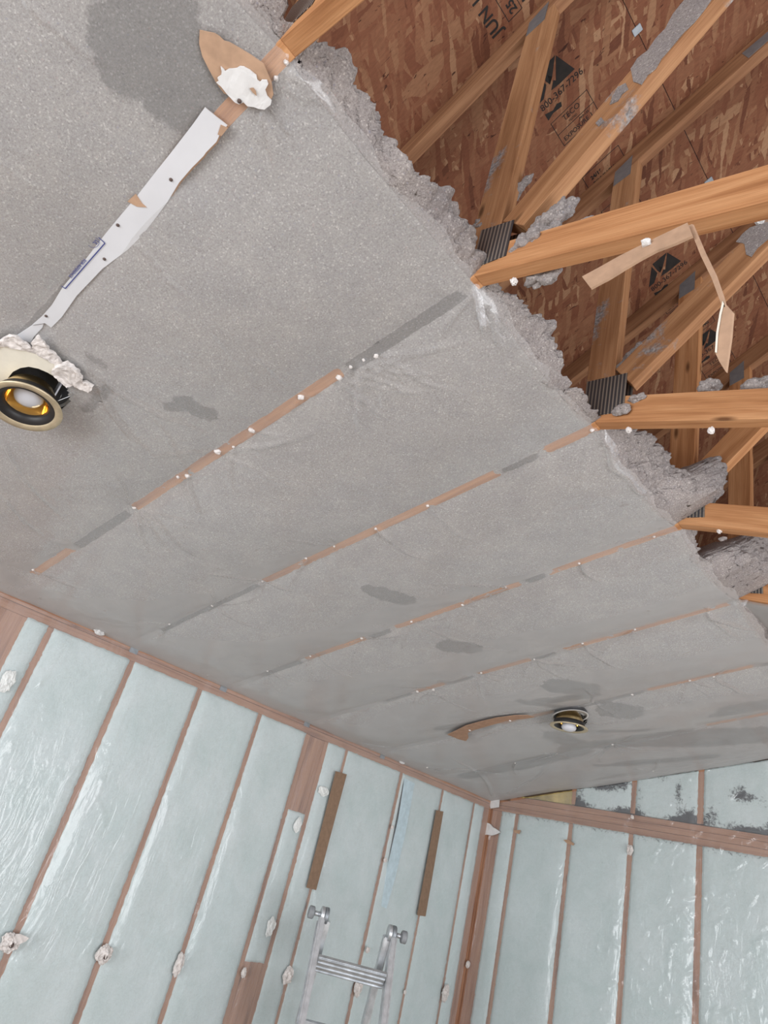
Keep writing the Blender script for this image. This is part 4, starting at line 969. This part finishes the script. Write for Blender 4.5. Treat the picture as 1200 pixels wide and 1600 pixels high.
tag(flat_piece('drywall_chip', [(757, 1284), (764, 1286), (770, 1292), (782, 1300), (776, 1303), (768, 1305), (758, 1304), (757, 1296)], .03, .008, M_PLAS, fn=gfn, nrm=Vector((0, 1, 0)), rough=.003, sub=2), 'torn triangular drywall chip just below the room corner', 'drywall chip')
tag(flat_piece('drywall_chip', [(880, 1312), (888, 1312), (897, 1318), (895, 1321), (885, 1317)], .03, .006, M_KRAFT, fn=gfn, nrm=Vector((0, 1, 0))), 'thin sideways paper scrap on a far wall stud', 'drywall chip')
tag(flat_piece('drywall_chip', [(802, 1297), (813, 1297), (811, 1303), (804, 1301)], .03, .006, M_KRAFT, fn=gfn, nrm=Vector((0, 1, 0))), 'small brown paper scrap on the first far wall stud', 'drywall chip')
lump((984, 1328), .026, 'plaster lump on the far wall stud second from the right edge', fn=gfn, seed=31, squash=(.8, 1.3, .4))
lump((898, 1226), .016, 'white chip on top of the gable stud by the yellow insulation', fn=gfn, seed=32, m=M_PLAS)
lump((818, 1236), .016, 'white chip on top of the shortest gable stud', fn=gfn, seed=33, m=M_PLAS, squash=(1.4, .6, .5))
lump((988, 1277), .012, 'tiny plaster chip at the foot of the gable stud between mouldy batts', fn=gfn, seed=34)

# ------------------------------------------------------------------ hanging cardboard and clumps of fluff in the attic
root = thing('cardboard_strip', 'torn cardboard strip slanting under the long bright timber', 'cardboard strip', V(onY(1000, 395, .775)))
o0 = V(onY(1000, 395, .775)); yfn = lambda u, v, Y: onY(u, v, Y)
flat_piece('card', [(909, 432), (923, 450), (950, 436), (975, 420), (1000, 405), (1027, 391), (1055, 380), (1082, 368), (1074, 348), (1045, 361), (1013, 377), (967, 400), (935, 418)], .760, .005, M_KRAFT, fn=yfn, nrm=Vector((0, 1, 0)), parent=root, loc=o0, rough=.0006, sub=1)
c = V(onY(1009, 379, .755)); place('plaster_dot', scrap_mesh(.009, 3, .6), M_PLAS, (0, 0, 0), root).location = c - o0
tag(flat_piece('cardboard_strip', [(1076, 352), (1081, 350), (1100, 395), (1117, 430), (1128, 462), (1133, 480), (1128, 478), (1112, 435), (1095, 400)], .772, .004, M_KRAFT, fn=yfn, nrm=Vector((.7, 1, 0)).normalized()), 'thin edge-on cardboard strip dangling from the bright timber end', 'cardboard strip')
root = thing('cardboard_strip', 'dangling cardboard flap with a pointed lower end', 'cardboard strip', V(onY(1130, 520, .772)))
flat_piece('card', [(1129, 470), (1145, 488), (1142, 525), (1137, 560), (1134, 581), (1124, 565), (1117, 550), (1119, 520), (1124, 490)], .772, .004, M_KRAFT, fn=yfn, nrm=Vector((.3, 1, 0)).normalized(), parent=root, loc=V(onY(1130, 520, .772)))
flat_piece('corrugated_edge', [(1129, 470), (1124, 490), (1119, 520), (1117, 550), (1120, 551), (1122, 521), (1127, 491), (1131, 474)], .770, .001, M_CREAM, fn=yfn, nrm=Vector((0, 1, 0)), parent=root, loc=V(onY(1130, 520, .772)))
def clump(px, r, Y, label, sq=(1, 1, 1), rot=0.0, seed=0, fn=None):
    """px centre on the plane y=Y; sq along (x, y, z); rot about the y axis"""
    p = V(onY(px[0], px[1], Y) if fn is None else fn(*px)); bm = bmesh.new(); bmesh.ops.create_icosphere(bm, subdivisions=5 if r > .03 else 4, radius=1)
    for v in bm.verts:
        d = v.co.copy(); w = Vector((d.x * sq[0], d.y * sq[1], d.z * sq[2])) * r
        k = 1 + .35 * N.noise(d * 1.7 + Vector((seed * 5, 0, 0)))
        dd = N.voronoi((w + Vector((seed, 0, 0))) * 45)[0][0]; d2 = N.voronoi((w + Vector((seed, 0, 0))) * 120)[0][0]
        v.co = w * k + d * ((.5 - dd * dd * 1.3) * .016 + (.45 - d2 * d2 * 1.3) * .007) * min(1, r / .03)
    me = bpy.data.meshes.new('insulation_clump'); bm.to_mesh(me); bm.free(); me.transform(Matrix.Rotation(rot, 4, 'Y'))
    o = link('insulation_clump', me, M_CEL, None, True); o.location = p; tag(o, label, 'insulation clump'); return o
clump((858, 350), .060, .80, 'large grey fluff clump wedged between the diagonal and the bright timber', (1.15, .35, .50), -.75, 1)
clump((828, 378), .034, .79, 'grey fluff clump beside the dark toothed plate', (1.2, .5, .7), -.1, 2)
clump((808, 300), .020, .82, 'thin fluff clump on the upper edge of the diagonal timber', (2.4, .5, .6), -.85, 3)
clump((775, 345), .024, .81, 'fluff clump at the foot of the upright timber above the plate', (1, .5, .8), 0, 4)
clump((752, 352), .022, .79, 'fluff clump on the lower left of the upright timber', (1, .5, 1), .5, 5)
clump((846, 436), .026, .84, 'ragged fluff clump hanging under the bright timber', (1.5, .6, .5), .1, 6)
clump((990, 555), .022, 1.40, 'long fluff clump on the upper edge of the second diagonal timber', (3.0, .6, .7), -.70, 7)
clump((995, 622), .014, 1.38, 'small fluff clump in the crotch right of the second toothed plate', (1.6, .7, .8), 0, 8)
clump((972, 640), .016, 1.372, 'small fluff clump below the second toothed plate', (1.5, .6, .8), 0, 9)
clump((1108, 604), .020, 1.40, 'small fluff clump sitting on the level timber', (1.4, .8, .7), 0, 10)
clump((1185, 602), .022, 1.40, 'fluff clump on the level timber at the right edge', (2.0, .8, .5), 0, 11)
clump((915, 345), .010, .81, 'tiny fluff clump on top of the bright timber', (1.8, .6, .6), 0, 12)
clump((1130, 842), .010, 2.02, 'tiny fluff clump on the shortest level timber', (1.2, .8, .6), 0, 13)
for px, Y, lab in (((803, 440), .80, 'tiny white plaster bead under the bright timber near the peak'), ((982, 672), 1.40, 'white plaster bead under the level timber near the peak'), ((1111, 673), 1.40, 'white plaster bead under the level timber further right'), ((1124, 829), 2.008, 'white plaster bead under the shortest level timber')):
    lump(px, .008, lab, fn=lambda u, v, off, Y=Y: onY(u, v, Y), seed=int(px[0]), squash=(1, 1, 1), m=M_SCREW)
lump((1188, 345), .016, 'white plaster lump on the second diagonal timber at the right edge', fn=lambda u, v, off: onY(u, v, 1.38), seed=77, squash=(1.2, .8, .6), m=M_PLAS)
def dust_patch(px, i, th=.0015):
    T = [o for o in C.objects if o.name.startswith('roof_truss') and abs(o.location.y - TY[i]) < 1e-3][0]
    flat_piece('dust_patch', px, TY[i] - HW - .0004, th, M_CEL, fn=yfn, nrm=Vector((0, -1, 0)), parent=T, loc=T.location.copy(), sub=2, rough=.0008)
dust_patch([(1070, 0), (1112, 0), (1098, 20), (1085, 36), (1070, 50), (1050, 74), (1034, 92), (1025, 108), (1012, 118), (1002, 133), (990, 128), (986, 108), (996, 92), (1012, 80), (1024, 62), (1040, 45), (1052, 22)], 1)
dust_patch([(978, 130), (982, 140), (972, 148), (966, 158), (953, 164), (957, 150), (966, 136)], 1)
dust_patch([(940, 184), (945, 190), (936, 198), (931, 193)], 1)
dust_patch([(1150, 378), (1160, 366), (1172, 356), (1196, 348), (1215, 345), (1215, 362), (1200, 374), (1184, 388), (1174, 402), (1166, 398), (1170, 384), (1160, 380)], 2)
# torn plastic tatters at the peak of the second line
def tatter(px, w, label, seed):
    P = [V(onY(u, v, Y)) for u, v, Y in px]; bm = bmesh.new(); prev = None
    for k, p in enumerate(P):
        o_ = Vector((w * (1 - .5 * k / len(P)), 0, 0)); j = N.noise_vector(p * 30 + Vector((seed, 0, 0))) * .006
        a, b, c_ = bm.verts.new(p - o_ + j), bm.verts.new(p + Vector((0, -.006, 0)) + j), bm.verts.new(p + o_ - j)
        if prev: bm.faces.new([prev[0], prev[1], b, a]); bm.faces.new([prev[1], prev[2], c_, b])
        prev = (a, b, c_)
    bmesh.ops.subdivide_edges(bm, edges=bm.edges[:], cuts=2, use_grid_fill=True)
    for v in bm.verts: v.co += N.noise_vector(v.co * 90 + Vector((seed, 0, 0))) * .003
    me = bpy.data.meshes.new('plastic_tatter'); bm.to_mesh(me); bm.free()
    tag(place('plastic_tatter', me, M_TAT, P[0], None, True), label, 'plastic tatter')
M_TAT = film_mat('bunched_poly', .20, (.85, .85, .88), 30, .5, .2)
tatter([(742, 448, .80), (748, 468, .82), (752, 490, .84), (755, 512, .86)], .014, 'bunched torn plastic hanging at the peak below the bright timber', 1)
tatter([(755, 495, .86), (765, 508, .88), (775, 516, .90), (790, 530, .93)], .010, 'twisted plastic fold next to the hole in the ceiling plastic', 2)
tatter([(1166, 936, 2.60), (1160, 948, 2.60)], .010, 'small white plastic tatter at the far end of the torn edge', 3)

# ------------------------------------------------------------------ ladder
LP = Vector((-2.719, 2.668, -.272 + ZO)); E_ = Vector((.593, .805, 0)).normalized(); NN = Vector((-.805, .593, 0)); WD = .36
root = thing('stepladder', 'grey aluminium folding ladder in front of the left wall', 'ladder', (LP.x + E_.x * .18, LP.y + E_.y * .18, 0))
def obox(name, c, ax, ay, az, sx, sy, sz, m, bev=.002):
    me = box_mesh(name, -sx / 2, sx / 2, -sy / 2, sy / 2, -sz / 2, sz / 2, bev)
    mt = Matrix([[ax[k], ay[k], az[k]] for k in range(3)]).to_4x4(); me.transform(Matrix.Translation(c) @ mt); return place(name, me, m, c, root)
for side in (0, 1):
    H = LP + E_ * (WD * side); so = -1 if side == 0 else 1
    for th, inner in ((-24, 0), (11, 1)):
        t = math.radians(th); d = Vector((0, 0, -math.cos(t))) + NN * math.sin(t); w = d.cross(E_).normalized()
        Lr = (H.z - .01) / math.cos(t)
        off = E_ * (so * (.000 if not inner else -.030))
        # channel rail: web and two flanges
        c0 = H + off + d * (Lr / 2)
        obox('rail', c0, E_, w, d, .026, .058 if not inner else .050, Lr - .03, M_ALU, .004)
        obox('rail_flange', c0 + E_ * so * .013 + w * .024, E_, w, d, .010, .008, Lr - .04, M_ALU, .002)
        obox('rail_flange', c0 + E_ * so * .013 - w * .024, E_, w, d, .010, .008, Lr - .04, M_ALU, .002)
    # round hinge and lock knob
    rotm = Matrix([[NN[k], Vector((0, 0, 1))[k], E_[k]] for k in range(3)]).to_4x4()
    for k_, o_ in enumerate((-.010, .010)):
        me = lathe_mesh('hinge', [(0, -.009), (.036, -.009), (.038, -.006), (.038, .006), (.036, .009), (0, .009)], 28, Matrix.Translation(H + E_ * (o_ - so * .008)) @ rotm)
        place('hinge', me, M_ALU if k_ == 0 else M_GALV, H, root)
    me = lathe_mesh('hinge_pin', [(0, 0), (.011, 0), (.011, .045), (0, .045)], 16, Matrix.Translation(H + E_ * so * .008) @ (rotm if so > 0 else rotm @ Matrix.Rotation(math.pi, 4, 'X'))); place('hinge_pin', me, M_ALU, H, root)
    prof = [(0, .034), (.022, .034), (.027, .037), (.028, .040), (.028, .058), (.026, .061), (.020, .063), (.016, .059), (0, .059)]
    me = lathe_mesh('knob', prof, 24, Matrix.Translation(H + E_ * so * .008) @ (rotm if so > 0 else rotm @ Matrix.Rotation(math.pi, 4, 'X'))); place('knob', me, M_KNOB, H, root)
for th, rungs, dep in ((-24, (.20, .50, .80, 1.10, 1.40), .085), (11, (.45, .75, 1.05, 1.35), .045)):
    t = math.radians(th); d = Vector((0, 0, -math.cos(t))) + NN * math.sin(t); w = d.cross(E_).normalized()
    for s in rungs:
        c = LP + E_ * (WD / 2) + d * s
        az = Vector((0, 0, 1)); ay = E_.cross(az).normalized()
        tl = Matrix.Rotation(math.radians(-50 if th < 0 else 0), 3, E_); ayt = tl @ ay; azt = tl @ az
        r = obox('rung', c, E_, ayt, azt, WD - .028, dep, .016, M_ALU, .003)
        for q in (-.42, -.15, .15, .42):
            for sg_ in (-1, 1):
                me = box_mesh('tread_ridge', -(WD - .03) / 2, (WD - .03) / 2, q * dep - .004, q * dep + .004, -.0125 if sg_ < 0 else .004, -.004 if sg_ < 0 else .0125, .002)
                mt = Matrix([[E_[k], ayt[k], azt[k]] for k in range(3)]).to_4x4(); me.transform(mt); rr = link('tread_ridge', me, M_ALU, r)
print('objects', len(bpy.data.objects))
